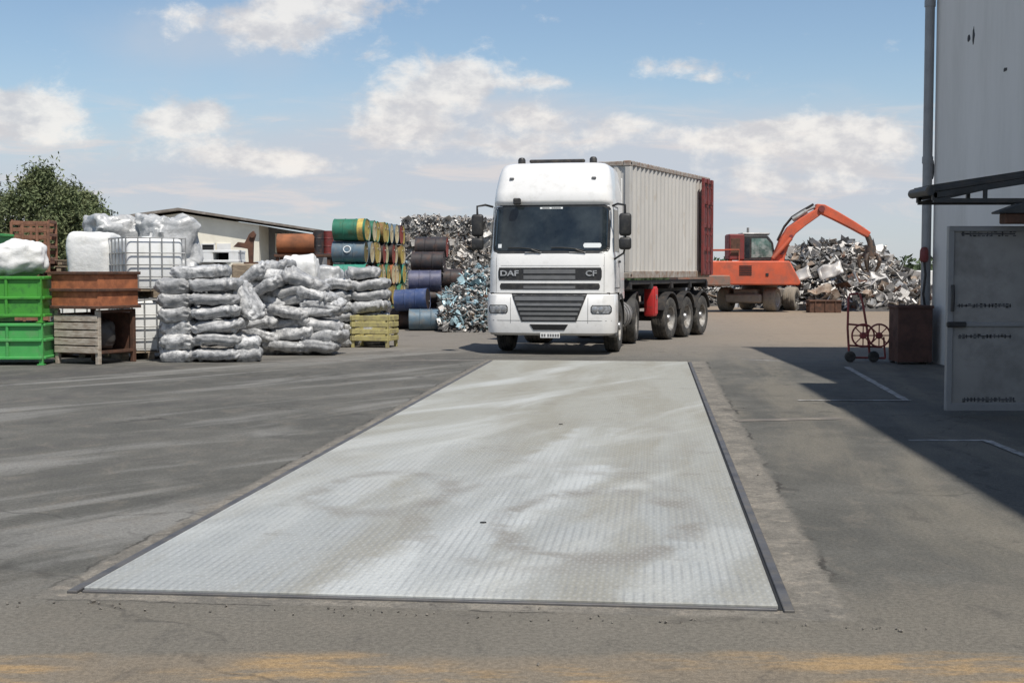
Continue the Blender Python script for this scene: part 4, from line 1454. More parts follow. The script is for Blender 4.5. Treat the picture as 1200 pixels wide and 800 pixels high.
for (dx, z, ry) in ((1.50, .12, 0), (1.47, .33, .05)):
    sack(random.choice(SACKS_END), (xl0 + dx, SY + .1, z), 0, ry, .2, 'silver sack stood %s between the neat stack and the slumped stack' % ('on the ground' if z < .2 else 'on another sack'), 'silver sacks of the slumped middle stack', (.7, .9, 1))

# leaning, hanging sacks between the two stacks
lean = [((274, 361), .9, 'pale silver sack hanging upright down the left side of the slumped stack', 1.35, .2), ((262, 340), .55, 'brightest silver sack draped over the left shoulder of the slumped stack', .25, .25), ((290, 352), .4, 'crumpled silver sack leaning just right of the hanging pale sack', 1.1, -.1)]
for (px, py), Y, lab, ry, rz in lean:
    p = P(px, py, SY + Y * .4)
    sack(random.choice(SACKS), p, .15, ry, rz, lab, 'silver sacks of the slumped middle stack', (.85, 1.0, 1.0))

# slumped middle stack
MY = G(330, 417).y + .5
x0 = gx_(286, MY)
rows_ = [(0.0, 3), (.0, 3), (.02, 3), (.05, 3), (.05, 3), (.12, 3), (.22, 2)]
for lev, (off, n) in enumerate(rows_):
    span = (gx_(392, MY) - x0) - off * 1.6
    for i in range(n):
        x = x0 + off + span * (i + .5) / n + random.uniform(-.08, .08)
        z = .13 + lev * .235 + random.uniform(-.02, .02) - (.10 if i == n - 1 and lev > 3 else 0)
        lab = 'silver sack, %s layer up and %s from the left in the slumped middle stack' % (layer_w[lev], ords[i])
        k_ = .10 + .05 * lev
        sack(random.choice(SACKS), (x, MY + random.uniform(-.12, .10) + .04 * lev, z), random.uniform(-.12, .12), random.uniform(-k_, k_), random.uniform(-.25, .25),
             lab, 'silver sacks of the slumped middle stack', (random.uniform(.92, 1.08), random.uniform(1.1, 1.3), random.uniform(1.05, 1.22)))
tops = [((296, 323), .0, -.62, 'silver sack tilted steeply at the top left of the slumped stack'), ((322, 316), .35, -.30, 'grey sack lying across the very top of the slumped stack'), ((312, 336), -.15, -.5, 'silver sack tilted below the topmost sacks of the slumped stack'),
        ((350, 328), .1, .25, 'silver sack sloping down to the right near the top of the slumped stack')]
for (px, py), dy, ry, lab in tops:
    p = P(px, py, MY + dy)
    sack(random.choice(SACKS), p, random.uniform(-.1, .2), ry, random.uniform(-.3, .3), lab, 'silver sacks of the slumped middle stack', (.85, 1.1, 1.1))

# right-hand stack
RY = G(420, 407).y + .9
x0 = gx_(376, RY)
span = gx_(455, RY) - x0
for lev in range(7):
    nn = 2 if lev < 5 else (2 if lev == 5 else 1)
    for i in range(nn):
        x = x0 + span * (.26 if i == 0 else .72) + random.uniform(-.05, .05)
        if lev == 6: x = x0 + span * .62
        z = .13 + lev * .245
        sack(random.choice(SACKS), (x, RY + random.uniform(-.08, .08), z), random.uniform(-.06, .06), random.uniform(-.08, .08) - (.12 if lev > 4 else 0), random.uniform(-.15, .15),
             'silver sack, %s layer up, %s side of the stack behind the yellow crate' % (layer_w[lev], ('left', 'right')[i]) if lev < 6 else 'silver sack slanting alone on top of the stack behind the yellow crate', 'silver sacks of the right-hand stack', (.98 if i else .85, 1.2, 1.15))
front_low = [((396, 400), 0.0, .2, 'silver sack slumped on the ground left of the yellow crate'), ((386, 388), .3, -.35, 'dented silver sack propped up left of the yellow crate'), ((378, 404), -.2, .1, 'flat silver sack on the ground at the right foot of the slumped stack')]
for (px, py), dy, ry, lab in front_low:
    Y = RY - .75 + dy * .3
    p = P(px, py, Y); p.z = max(p.z, .13)
    sack(random.choice(SACKS), p, 0, ry, random.uniform(-.4, .4), lab, 'silver sacks of the right-hand stack', (.72, .95, .95))

# ------------------------------------------------------------------ yellow crate
c = G(433, 407.5)
yr = empty('crate', (c.x, c.y + .05, 0), -.22, 'faded yellow slatted crate in front of the right-hand sacks', 'crate')
cw, cd, chh = .84, .66, .68
mb = MB(); mb.box((0, cd / 2, .16), (cw - .12, cd - .1, .04)); mb.build('floor', M['yellow'], yr)
for sx in (-1, 1):
    for sy in (0, 1):
        mb = MB(); mb.box((sx * (cw / 2 - .03), .03 + sy * (cd - .06), chh / 2), (.07, .07, chh), None, .006); mb.build('post', M['yellow'], yr)
for y in (.0, cd):
    mb = MB()
    for z in (.20, .35, .50, .64): mb.box((0, y + (-.016 if y == 0 else .016), z), (cw - .02, .03, .105), None, .008)
    mb.build('slat_panel', M['yellow'], yr)
for sx in (-1, 1):
    mb = MB()
    for z in (.20, .35, .50, .64): mb.box((sx * (cw / 2 + .02), cd / 2, z), (.03, cd - .02, .105), None, .008)
    mb.build('slat_panel', M['yellow'], yr)

# ------------------------------------------------------------------ green steel boxes
def green_box(name, loc, rz, m, label, group, wide=1.22, deep=.95, h=.74):
    r = empty(name, loc, rz, label, 'steel box', group)
    mb = MB()
    leg = .10
    mb.box((0, .015, leg + (h - leg) / 2), (wide - .06, .03, h - leg), None, .004)
    mb.box((0, deep - .015, leg + (h - leg) / 2), (wide - .06, .03, h - leg), None, .004)
    for s in (-1, 1): mb.box((s * (wide / 2 - .015), deep / 2, leg + (h - leg) / 2), (.03, deep - .062, h - leg - .004), None, .004)
    mb.box((0, deep / 2, leg + .02), (wide - .07, deep - .07, .03))
    mb.build('body', m, r, 30)
    mb = MB()
    for z in (leg + .03, leg + .34, h - .03):
        mb.box((0, -.02, z), (wide - .02, .045, .05), None, .008)
        mb.box((wide / 2 + .02, deep / 2, z), (.045, deep - .05, .05), None, .008)
    for x in (-.0,):
        mb.box((x, -.015, leg + (h - leg) / 2), (.05, .04, h - leg - .1), None, .008)
    mb.build('rib', m, r, 30)
    for sx in (-1, 1):
        for y in (.03, deep - .03):
            mb = MB(); mb.box((sx * (wide / 2 - .035), y, h / 2), (.075, .075, h), None, .008); mb.box((sx * (wide / 2 - .035), y, .012), (.12, .12, .02)); mb.build('leg', M['rust_dark'] if m is None else m, r, 30)
    return r


gz = G(30, 428)
GYY = gz.y
gxr = gx_(48, GYY)
gb1 = green_box('steel_box', (gxr - .61, GYY, 0), .03, M['green2'], 'fresh green steel box on the ground at the left edge', 'green steel boxes')
mb = MB(); mb.box((-.30, -.046, .57), (.28, .012, .10), None, .003); mb.build('plate', M['plate'], gb1)
gb2 = green_box('steel_box', (gxr - .62, GYY + .02, .745), .02, M['green'], 'bright green steel box stacked under the white big bag', 'green steel boxes', h=.82)
for lev, lab in enumerate(('green steel box at the bottom of the rear stack at the left edge', 'green steel box in the middle of the rear stack at the left edge', 'green steel box topping the rear stack at the left edge')):
    p = gx_(-6, GYY + 2.4)
    green_box('steel_box', (p - .62, GYY + 2.4, lev * .80), -.02, M['green2'] if lev == 2 else M['green'], lab, 'green steel boxes', h=.79)


def crumple(name, dims, seed, m, parent=None, amp=.10, sub=22, flat=.5):
    """a boxy fabric or film bundle"""
    nu, nv = 72, 44
    V, Fc = [], []
    def sg(x, e): return math.copysign(abs(x) ** e, x)
    for j in range(nv + 1):
        ph = -PI / 2 + PI * j / nv
        for i in range(nu):
            th = 2 * PI * i / nu
            x = dims[0] / 2 * sg(math.cos(ph), flat) * sg(math.cos(th), flat)
            y = dims[1] / 2 * sg(math.cos(ph), flat) * sg(math.sin(th), flat)
            z = dims[2] / 2 * sg(math.sin(ph), flat)
            q = Vector((x, y, z)) * 2.2 + Vector((seed * 5.3, seed, 0))
            d = noise.noise(q) * amp + abs(noise.noise(q * 2.1)) * amp * .8 + noise.noise(q * 4.4) * amp * .35
            n_ = Vector((x, y, z)).normalized()
            V.append(Vector((x, y, z)) + n_ * d)
    for j in range(nv):
        for i in range(nu):
            a_, b_ = j * nu + i, j * nu + (i + 1) % nu
            Fc.append((a_, b_, b_ + nu, a_ + nu))
    rg_ = random.Random(seed * 13)
    folds = []
    for i in range(9):
        folds.append((Vector((rg_.gauss(0, 1), rg_.gauss(0, 1), rg_.gauss(0, .9))).normalized(), rg_.uniform(2.5, 8), rg_.uniform(0, 9)))
    W_ = []
    for v in V:
        n_ = v.normalized(); d = 0
        wv = v + Vector((noise.noise(v * 1.7), noise.noise(v * 1.7 + Vector((7, 0, 0))), noise.noise(v * 1.7 + Vector((0, 7, 0))))) * .25
        for f_, q_, o_ in folds: d += (abs(((wv.dot(f_) * q_ + o_) % 2) - 1) * 2 - 1) * amp * .75 / q_
        W_.append(v + n_ * d)
    V = W_
    zmin = min(v.z for v in V)
    V = [(v.x, v.y, max(v.z - zmin - .02, 0)) for v in V]
    me = bpy.data.meshes.new(name)
    me.from_pydata(V, [], Fc)
    bm = bmesh.new(); bm.from_mesh(me)
    bmesh.ops.remove_doubles(bm, verts=list(bm.verts), dist=.001)
    bmesh.ops.recalc_face_normals(bm, faces=list(bm.faces))
    bm.to_mesh(me); bm.free()
    return link_mesh(name, me, m, parent, 40)


o = crumple('big_bag', (.95, .8, .62), 3, M['white_bag'], None, .07, flat=.7)
p = P(24, 318, GYY + .45); o.location = (p.x, GYY + .45, .80 + .72); o.rotation_euler = (0, -.06, .3)
tag(o, 'white woven big bag slumped on top of the green box', 'big bag')

# ------------------------------------------------------------------ rusty box on a weathered stillage, corner towards the camera
rc = G(116, 428)
RB = empty('steel_box', (rc.x - .28, rc.y + .74, .98), R(66), 'rust-brown ribbed steel box, one corner towards the camera, on the grey stillage', 'steel box')
S_ = 1.06
mb = MB()
for s in (-1, 1):
    mb.box((s * (S_ / 2 - .015), 0, .32), (.03, S_ - .06, .60), None, .004); mb.box((0, s * (S_ / 2 - .015), .32), (S_, .03, .60), None, .004)
mb.box((0, 0, .04), (S_ - .07, S_ - .07, .03))
mb.build('body', M['rust'], RB, 30)
mb = MB()
for z in (.035, .34, .64):
    for s in (-1, 1):
        mb.box((s * (S_ / 2 + .02), 0, z), (.045, S_ + .08, .055), None, .008, 0); mb.box((0, s * (S_ / 2 + .02), z), (S_ - .008, .043, .053), None, .008)
mb.build('rib', M['rust_dark'], RB, 30)
ST = empty('stillage', (rc.x - .28, rc.y + .74, 0), R(66), 'weathered grey slatted stillage under the rust-brown box', 'stillage')
S2 = 1.0
for sx in (-1, 1):
    for sy in (-1, 1):
        mb = MB(); mb.box((sx * (S2 / 2 - .04), sy * (S2 / 2 - .04), .485), (.08, .08, .97), None, .008); mb.build('post', M['stillage'] if sx < 0 else M['rust_dark'], ST, 30)
mb = MB()
for z in (.26, .40, .54, .68, .82): mb.box((-S2 / 2 - .012, 0, z), (.025, S2 - .02, .115), None, .005)
mb.build('slat_panel', M['stillage'], ST, 30)
mb = MB(); mb.box((0, 0, .20), (S2 - .1, S2 - .1, .05)); mb.bar((-S2 / 2 + .08, -S2 / 2 + .03, .94), (S2 / 2 - .08, -S2 / 2 + .03, .94), .05); mb.bar((-S2 / 2 + .08, -S2 / 2 + .03, .22), (S2 / 2 - .08, -S2 / 2 + .03, .22), .05)
mb.build('floor', M['rust_dark'], ST, 30)
mb = MB(); mb.box((S2 / 2 - .01, 0, .55), (.02, S2 - .17, .70)); mb.box((0, S2 / 2 - .01, .55), (S2 - .17, .02, .70)); mb.build('shade_panel', M['rust_dark'], ST, None)  # dark panels added to stand for the shade inside the stillage
o = crumple('sack', (.6, .6, .5), 9, M['scrap_dark'], None, .07); o.location = (rc.x - .28, rc.y + .74, .235); o.rotation_euler.z = .6
tag(o, 'dark lumpy sack inside the grey stillage', 'sack')

# ------------------------------------------------------------------ caged tanks
def ibc(loc, rz, label, cage=True):
    r = empty('caged_tank', loc, rz, label, 'tank', 'white plastic tanks in wire cages')
    wx, wy, h = 1.15, 1.0, 1.0
    mb = MB()
    for x in (-.48, 0, .48): mb.box((x, 0, .06), (.12, wy, .12), None, .006)
    mb.box((0, 0, .135), (wx, wy, .026), None, .006)
    mb.build('pallet', M['wood'], r, 30)
    mb = MB(); mb.box((0, 0, .15 + .48), (wx - .08, wy - .08, .96), None, .07, seg=3); mb.cyl((0, 0, 1.1), (0, 0, 1.16), .09, 16)
    mb.build('tank', M['tank_white'], r, 30)
    mb = MB()
    X_, Y_ = wx / 2, wy / 2
    for z in (.18, .40, .62, .84, 1.12):
        mb.tube([(-X_, -Y_, z), (X_, -Y_, z), (X_, Y_, z), (-X_, Y_, z)], .013, 6, closed=True)
    for i in range(6):
        x = -X_ + wx * i / 5
        for y in (-Y_, Y_): mb.tube([(x, y, .15), (x, y, 1.13)], .013, 6)
    for i in range(1, 5):
        y = -Y_ + wy * i / 5
        for x in (-X_, X_): mb.tube([(x, y, .15), (x, y, 1.13)], .013, 6)
    mb.build('cage', M['cage'], r, 40)
    return r


IY = G(170, 423).y + .9
ibc((gx_(168, IY), IY, 0), R(30), 'caged white tank standing on the ground between the rusty box and sacks')
ibc((gx_(172, IY), IY + .02, 1.155), R(35), 'caged white tank on top of another, behind the rusty box')
ibc((gx_(102, IY + .5), IY + .5, 0), R(4), 'caged white tank hidden low behind the rusty box, under the white bundle')
o = crumple('wrapped_load', (.86, .95, 1.22), 4, M['white_bag'], None, .035, flat=.28)
o.location = (gx_(112, IY + .5), IY + .5, 1.155); tag(o, 'bright white wrapped cube standing behind the rust-brown box', 'wrapped load')

# crumpled clear film bales behind the tanks
FY = IY + 3.6
films = [((136, FY), 1.25, 1.75, 'crumpled clear film bundle at the bottom left behind the caged tanks', 0), ((197, FY), 1.3, 1.75, 'crumpled clear film bundle at the bottom right behind the caged tanks', 0),
         ((134, FY), 1.0, 1.05, 'crumpled clear film bundle on the left above the caged tanks', 1.62), ((196, FY), 1.2, 1.12, 'largest crumpled clear film bundle above the caged tanks', 1.62)]
for i, ((px, Y), w_, h_, lab, z) in enumerate(films):
    o = crumple('film_bundle', (w_, 1.0, h_), 40 + i, M['film'], None, .13, flat=.40)
    o.location = (gx_(px, Y), Y, z); o.rotation_euler.z = .3 * i; tag(o, lab, 'film bundle', 'bundles of crumpled clear film')

# white loads behind the sacks
loads = [((238, 33.0), 1.15, 1.80, 'white wrapped load behind the neat left stack', 'tank_white'), ((322, 33.5), 1.3, 1.80, 'pale film-wrapped load behind the slumped sacks, left of the whitest one', 'film'), ((352, 31.6), .85, 1.92, 'whitest wrapped load behind the slumped sacks', 'white_bag'), ((378, 34.2), 1.0, 1.72, 'grey film-wrapped load between the whitest load and the teal drum', 'film')]
for i, ((px, Y), w_, h_, lab, mk) in enumerate(loads):
    o = crumple('wrapped_load', (w_, .9, h_), 60 + i, M[mk], None, .09, flat=.30)
    o.location = (gx_(px, Y), Y, 0); tag(o, lab, 'wrapped load')

# white plastic pallet lying on the left load
o_p = P(246, 305, 32.9)
mb = MB()
w_, d_, h_ = 1.5, 1.0, .30
mb.box((0, 0, h_ - .03), (w_, d_, .06), None, .01); mb.box((0, 0, .03), (w_, d_, .06), None, .01)
for x in (-w_ / 2 + .13, 0, w_ / 2 - .13): mb.box((x, 0, h_ / 2), (.24, d_ - .01, h_ - .10), None, .01)
mb.box((0, .3, h_ / 2), (w_ - .3, .05, h_ - .1), mi=1)
pal = mb.build('pallet', [M['tank_white'], M['dark']], None, 30); pal.location = (o_p.x + .05, 32.9, 1.87); pal.rotation_euler.z = .03
tag(pal, 'white plastic pallet with two fork openings behind the neat stack', 'pallet')

# rusty bent iron standing on it
p = P(288, 300, 32.6)
mb = MB()
mb.prism([(-.30, .30), (-.18, .42), (-.02, .40), (.10, .62), (.20, .70), (.26, .60), (.20, .42), (.18, -.12), (.08, -.12), (.06, .25), (-.10, .28)], -.05, .05, 'xz', .01)
mb.cyl((.18, -.1, .58), (.18, .1, .58), .06, 12)
mb.box((.13, 0, -.09), (.3, .3, .04))
o = mb.build('scrap_iron', M['rust_dark'], None, 30); o.location = (p.x, 32.6, 1.95)
tag(o, 'dark rusty bent iron bracket standing above the sacks by the cream building', 'scrap iron')
mb = MB(); mb.box((0, 0, .92), (.8, .8, 1.84), None, .04)
for z in (.3, .9, 1.5): mb.box((0, -.405, z), (.78, .03, .06), None, .01)
o = mb.build('wooden_case', M['wood'], None, 30); o.location = (p.x + .1, 32.7, 0); tag(o, 'tall wooden case carrying the rusty bent iron bracket', 'wooden case')

# ------------------------------------------------------------------ rusty pipe section and red drums on a rack
RKY = 44.0
a_ = gx_(326, RKY); b_ = gx_(389, RKY)
zr = P(350, 298, RKY).z
rack = empty('storage_rack', ((a_ + b_) / 2, RKY, 0), 0, 'rusty steel rack standing behind the sacks, holding the orange pipe', 'rack')
for sx in (-1, 1):
    for sy in (-.4, .4):
        mb = MB(); mb.box((sx * ((b_ - a_) / 2 - .05), sy, zr / 2 - .05), (.1, .1, zr - .1)); mb.build('post', M['rust_dark'], rack)
mb = MB(); mb.box((0, 0, zr - .05), (b_ - a_ + .1, 1.0, .09), None, .01); mb.build('shelf', M['rust_dark'], rack)
mb = MB(); r_ = .34
L2 = gx_(370, RKY) - a_
mb.lathe([(r_ - .03, -L2 / 2), (r_, -L2 / 2), (r_, L2 / 2), (r_ - .03, L2 / 2), (r_ - .03, -L2 / 2)], (0, 0, 0), (1, 0, 0), 32)
o = mb.build('pipe_section', mat('orange_rust_pipe', (.30, .105, .04), .75, 0, .15, 2, (.17, .07, .035), .45, .2, 3), None, 30)
o.location = (a_ + L2 / 2, RKY, zr + r_); tag(o, 'short wide orange-rust pipe lying beside the green drums', 'pipe')
for i, (px, mk, lab) in enumerate(((374, 'drum_dark', 'dark drum standing on end next to the orange pipe'), (384, 'maroon', 'dark red drum standing on end between orange pipe and green drum'))):
    o = drum_mesh(M[mk], M['drum_dark']); put(o, (gx_(px, RKY), RKY - .1 + .3 * i, zr + .40), 0, 0, -PI / 2); o.scale = (.82, .58, .58)
    tag(o, lab, 'oil drum')

# ------------------------------------------------------------------ rusty mesh crates on the left
KY = 31.0
for lev, lab in enumerate(('rusty lattice crate at the bottom of its stack behind the green boxes', 'rusty lattice crate in the middle of its stack behind the green boxes', 'rusty lattice crate on top of its stack before the trees')):
    cr = empty('lattice_crate', (gx_(41, KY), KY, lev * .94), .12, lab, 'lattice crate', 'rusty lattice crates')
    w_, d_, h_ = .82, .8, .91
    mb = MB()
    for y in (-d_ / 2, d_ / 2):
        for z in (.05, .22, .39, .56, .73, .88): mb.box((0, y, z), (w_, .05, .09), None, .006)
        for x in (-w_ / 2, -.16, .16, w_ / 2): mb.box((x, y - .03, h_ / 2), (.06, .04, h_), None, .006)
    for x in (-w_ / 2, w_ / 2):
        for z in (.06, .34, .62, .92): mb.box((x, 0, z), (.05, d_ - .06, .07), None, .006)
    mb.build('lattice', mat('red_brown_slats', (.27, .13, .075), .8, 0, .2, 5, (.15, .075, .05), .45, .2, 6) if lev == 0 else bpy.data.materials['red_brown_slats'], cr, 30)
    mb = MB(); mb.box((0, 0, .05), (w_ - .06, d_ - .06, .04)); mb.build('floor', M['rust_dark'], cr, 30)
for i, (px, lab) in enumerate(((72, 'heap of dark brown pallets under a dropped board, right of the lattice crates'),)):
    mb = MB()
    random.seed(77)
    for lev in range(13):
        for x in (-.5, 0, .5): mb.box((x + random.uniform(-.03, .03), 0, lev * .15 + .05), (.1, .9, .09))
        for y in (-.42, -.2, 0, .2, .42): mb.box((random.uniform(-.02, .02), y, lev * .15 + .115), (1.15, .1, .022))
    o = mb.build('pallet_stack', M['wood'], None, 30); o.location = (gx_(px, KY + .6), KY + .6, 0); o.rotation_euler.z = .2
    tag(o, 'stack of dark wooden pallets right of the lattice crates', 'pallet stack')

# ------------------------------------------------------------------ cream building on the left
LBY = 66.0
def bx(px): return gx_(px, LBY)
lb = empty('building', (0, LBY, 0), 0, 'low cream building with a brown gabled roof behind the sacks', 'building')
def zz(py): return P(300, py, LBY).z
xa, xp, xm, xe = bx(128), bx(212), bx(304), bx(378)
za, zp, ze = zz(258), zz(247), zz(272)
zm = zp + (ze - zp) * (xm - xp) / (xe - xp)
mb = MB()
mb.prism([(xa + .3, 0), (xm, 0), (xm, zm - .12), (xp, zp - .12), (xa + .3, za - .1)], 0, 14, 'xz'); mb.build('wall', M['cream'], lb, None)
mb = MB(); mb.prism([(xm + .005, 0), (xe - .3, 0), (xe - .3, ze - .12), (xm + .005, zm - .13)], 2.6, 13.9, 'xz'); mb.build('wall', M['grey_wall'], lb, None)  # recessed wall, shade under the roof put into its grey colour
for x in (bx(315), bx(324)):
    mb = MB(); mb.box((x, 2.57, zz(300) + .7), (.25, .05, 1.0)); mb.build('window', M['cream'], lb, None)
t_ = .13
mb = MB(); mb.prism([(xa, za), (xp, zp), (xe, ze), (xe, ze + t_ * .8), (xp, zp + t_), (xa, za + t_ * .8)], -.45, 14.3, 'xz'); mb.build('roof', M['roof'], lb, None)
mb = MB(); mb.box((bx(245), -.02, (zz(286) + zz(304)) / 2), (bx(252) - bx(237), .06, zz(286) - zz(304))); wn = mb.build('window', M['dark'], lb, None)
mb = MB()
for sx in (237, 252): mb.box((bx(sx), -.04, (zz(286) + zz(304)) / 2), (.06, .09, zz(286) - zz(304) + .06))
mb.box((bx(244.5), -.045, zz(286)), (bx(252) - bx(237) + .06, .095, .06)); mb.build('frame', M['pale_block'], wn, None)
mb = MB(); mb.box((bx(263), -.03, zz(296)), (bx(271) - bx(255), .08, .9)); mb.build('shutter', M['pale_block'], lb, None)
for x in (xe - .4, bx(345)):
    mb = MB(); mb.box((x, .2, ze / 2), (.15, .15, ze - .1)); mb.build('post', M['grey_wall'], lb, None)

# ------------------------------------------------------------------ trees
def tree(name, loc, h, rx, nclump, seed, label, leaf=.09, group=None):
    random.seed(seed)
    r = empty(name, loc, random.random() * 6, label, 'tree', group)
    mb = MB()
    mb.tube([(0, 0, 0), (.03, .02, h * .3), (-.03, .05, h * .6), (.02, 0, h * .85)], [.16, .12, .08, .03], 8)
    tips = []
    for k in range(9):
        a = random.uniform(0, 2 * PI); z0 = h * random.uniform(.2, .6)
        e = Vector((math.cos(a) * rx * .7, math.sin(a) * rx * .7, z0 + h * random.uniform(.12, .32)))
        mb.tube([(0, 0, z0), e * .5 + Vector((0, 0, z0 * .55)), e], [.06, .04, .015], 6)
    mb.build('trunk', M['bark'], r)
    V, Fc = [], []
    for k in range(nclump):
        zf = random.uniform(.10, 1.0)
        prof = (math.sin(min(1, zf * 1.05) ** .8 * PI) ** .6) if zf < .95 else .2
        a = random.uniform(0, 2 * PI)
        rr = rx * prof * math.sqrt(random.random()) * (1 + .35 * noise.noise(Vector((math.cos(a) * 1.5, math.sin(a) * 1.5, zf * 4 + seed))))
        c = Vector((math.cos(a) * rr, math.sin(a) * rr, h * zf))
        cr = random.uniform(.16, .40)
        upr = random.random() < .3
        for q in range(random.randint(60, 95)):
            d = Vector((random.gauss(0, 1), random.gauss(0, 1), random.gauss(0, 1) * (1.5 if upr else .8)))
            p = c + d * cr * .5
            if p.z < .1: continue
            s = leaf * random.uniform(.5, 1.1)
            n = Vector((random.gauss(0, 1), random.gauss(0, 1), random.gauss(.6, 1))).normalized()
            u = n.orthogonal().normalized(); u.rotate(Matrix.Rotation(random.uniform(0, 6.3), 3, n)); v = n.cross(u)
            b = len(V)
            V += [p - u * s, p + v * s * .34, p + u * s, p - v * s * .34]
            Fc.append((b, b + 1, b + 2, b + 3))
    for k in range(22):
        a = random.uniform(0, 2 * PI); rr = rx * math.sqrt(random.random()) * .9
        zb = h * (.96 - .42 * (rr / rx) ** 2); L_ = random.uniform(.35, .85)
        c0 = Vector((math.cos(a) * rr, math.sin(a) * rr, zb - .25)); dd = Vector((random.gauss(0, .12) + math.cos(a) * .15, random.gauss(0, .12) + math.sin(a) * .15, 1)).normalized()
        for q in range(70):
            t_ = random.random(); p = c0 + dd * (L_ * t_) + Vector((random.gauss(0, .09), random.gauss(0, .09), random.gauss(0, .05))) * (1.15 - t_)
            s = leaf * random.uniform(.45, .95)
            n = Vector((random.gauss(0, 1), random.gauss(0, 1), random.gauss(.6, 1))).normalized()
            u = n.orthogonal().normalized(); u.rotate(Matrix.Rotation(random.uniform(0, 6.3), 3, n)); v = n.cross(u)
            b = len(V); V += [p - u * s, p + v * s * .34, p + u * s, p - v * s * .34]; Fc.append((b, b + 1, b + 2, b + 3))
    me = bpy.data.meshes.new('crown')
    me.from_pydata([tuple(v) for v in V], [], Fc)
    link_mesh('crown', me, M['leaf'], r, None)
    return r


TY = 42.0
tree('tree', (gx_(48, TY), TY, 0), 4.75, 2.0, 440, 3, 'tallest dark green bushy tree behind the green boxes', .085)
tree('tree', (gx_(-22, TY + 1), TY + 1, 0), 4.7, 1.9, 300, 5, 'bushy tree cut by the left edge of the photo', .085)
tree('tree', (gx_(100, TY + 2), TY + 2, 0), 4.2, 1.35, 180, 8, 'smaller bushy tree sloping down right towards the film bundles', .085)
tree('tree', (gx_(84, TY - 1), TY - 1, 0), 4.1, 1.3, 170, 12, 'rounded low tree between the tallest tree and the smaller sloping one', .085)

# far hedge along the yard boundary
random.seed(90)
V, Fc = [], []
HX0, HX1, HYY = -75, 75, 105.0
for k in range(9000):
    x = random.uniform(HX0, HX1)
    hh = 2.75 + .5 * noise.noise(Vector((x * .25, 0, 0))) + .25 * noise.noise(Vector((x * 1.2, 3, 0)))
    y = HYY + random.uniform(-.9, .9)
    z = hh * math.sqrt(random.random()) if random.random() < .8 else hh * random.random()
    s = random.uniform(.14, .30)
    n = Vector((random.gauss(0, 1), random.gauss(-.4, 1), random.gauss(.4, 1))).normalized()
    u = n.orthogonal().normalized(); v = n.cross(u); p = Vector((x, y, z)); b = len(V)
    V += [p - u * s, p + v * s * .6, p + u * s, p - v * s * .6]; Fc.append((b, b + 1, b + 2, b + 3))
b = len(V)
for (x, y) in ((HX0, HYY), (HX1, HYY)):
    for z in (0, 2.2): V.append(Vector((x, y - .3, z)))
for (x, y) in ((HX0, HYY), (HX1, HYY)):
    for z in (0, 2.2): V.append(Vector((x, y + .3, z)))
Fc += [(b, b + 2, b + 3, b + 1), (b + 4, b + 5, b + 7, b + 6), (b + 1, b + 3, b + 7, b + 5), (b, b + 1, b + 5, b + 4), (b + 2, b + 6, b + 7, b + 3)]
me = bpy.data.meshes.new('hedge'); me.from_pydata([tuple(v) for v in V], [], Fc)
tag(link_mesh('hedge', me, M['leaf_dark'], None, None), 'dark green far hedge closing the yard behind the scrap heap', 'hedge', kind='stuff')

# pale block wall right of the heap
mb = MB()
p = P(1065, 335, 70)
for i in range(5):
    mb.box((p.x - 1.6 + i * 1.25, 70, .85), (1.24, .6, 1.7), None, .03)
o = mb.build('block_wall', M['pale_block'], None, 30); tag(o, 'low pale block wall between the scrap heap and the hall corner', 'wall')

# ------------------------------------------------------------------ hall on the right
HC = G(1091, 424)                         # far corner of the wall
SH_TIP = G(878, 406.5); SH_NEAR = G(982, 449)      # edge of the hall's shadow on the yard
HALL_H = (SH_TIP - HC).length * math.tan(R(61))
HSL = (SH_TIP.x - SH_NEAR.x) / (SH_TIP.y - SH_NEAR.y)
STEP_Y = G(965, 450.5).y - (SH_TIP.y - HC.y) - .75
print('HALL', HC, HALL_H, HSL, STEP_Y)
hd = Vector((-HSL, -1, 0)).normalized()   # along the wall towards the camera
hn = Vector((-1, HSL, 0)).normalized()    # outwards
hall_rz = math.atan2(-hd.x, hd.y) + PI
hall = empty('hall', HC, math.atan2(-.042, 1) * -1 * -1, 'tall white rendered industrial hall along the right side', 'hall')
hall.rotation_euler = (0, 0, math.atan2(-HSL, 1.0))
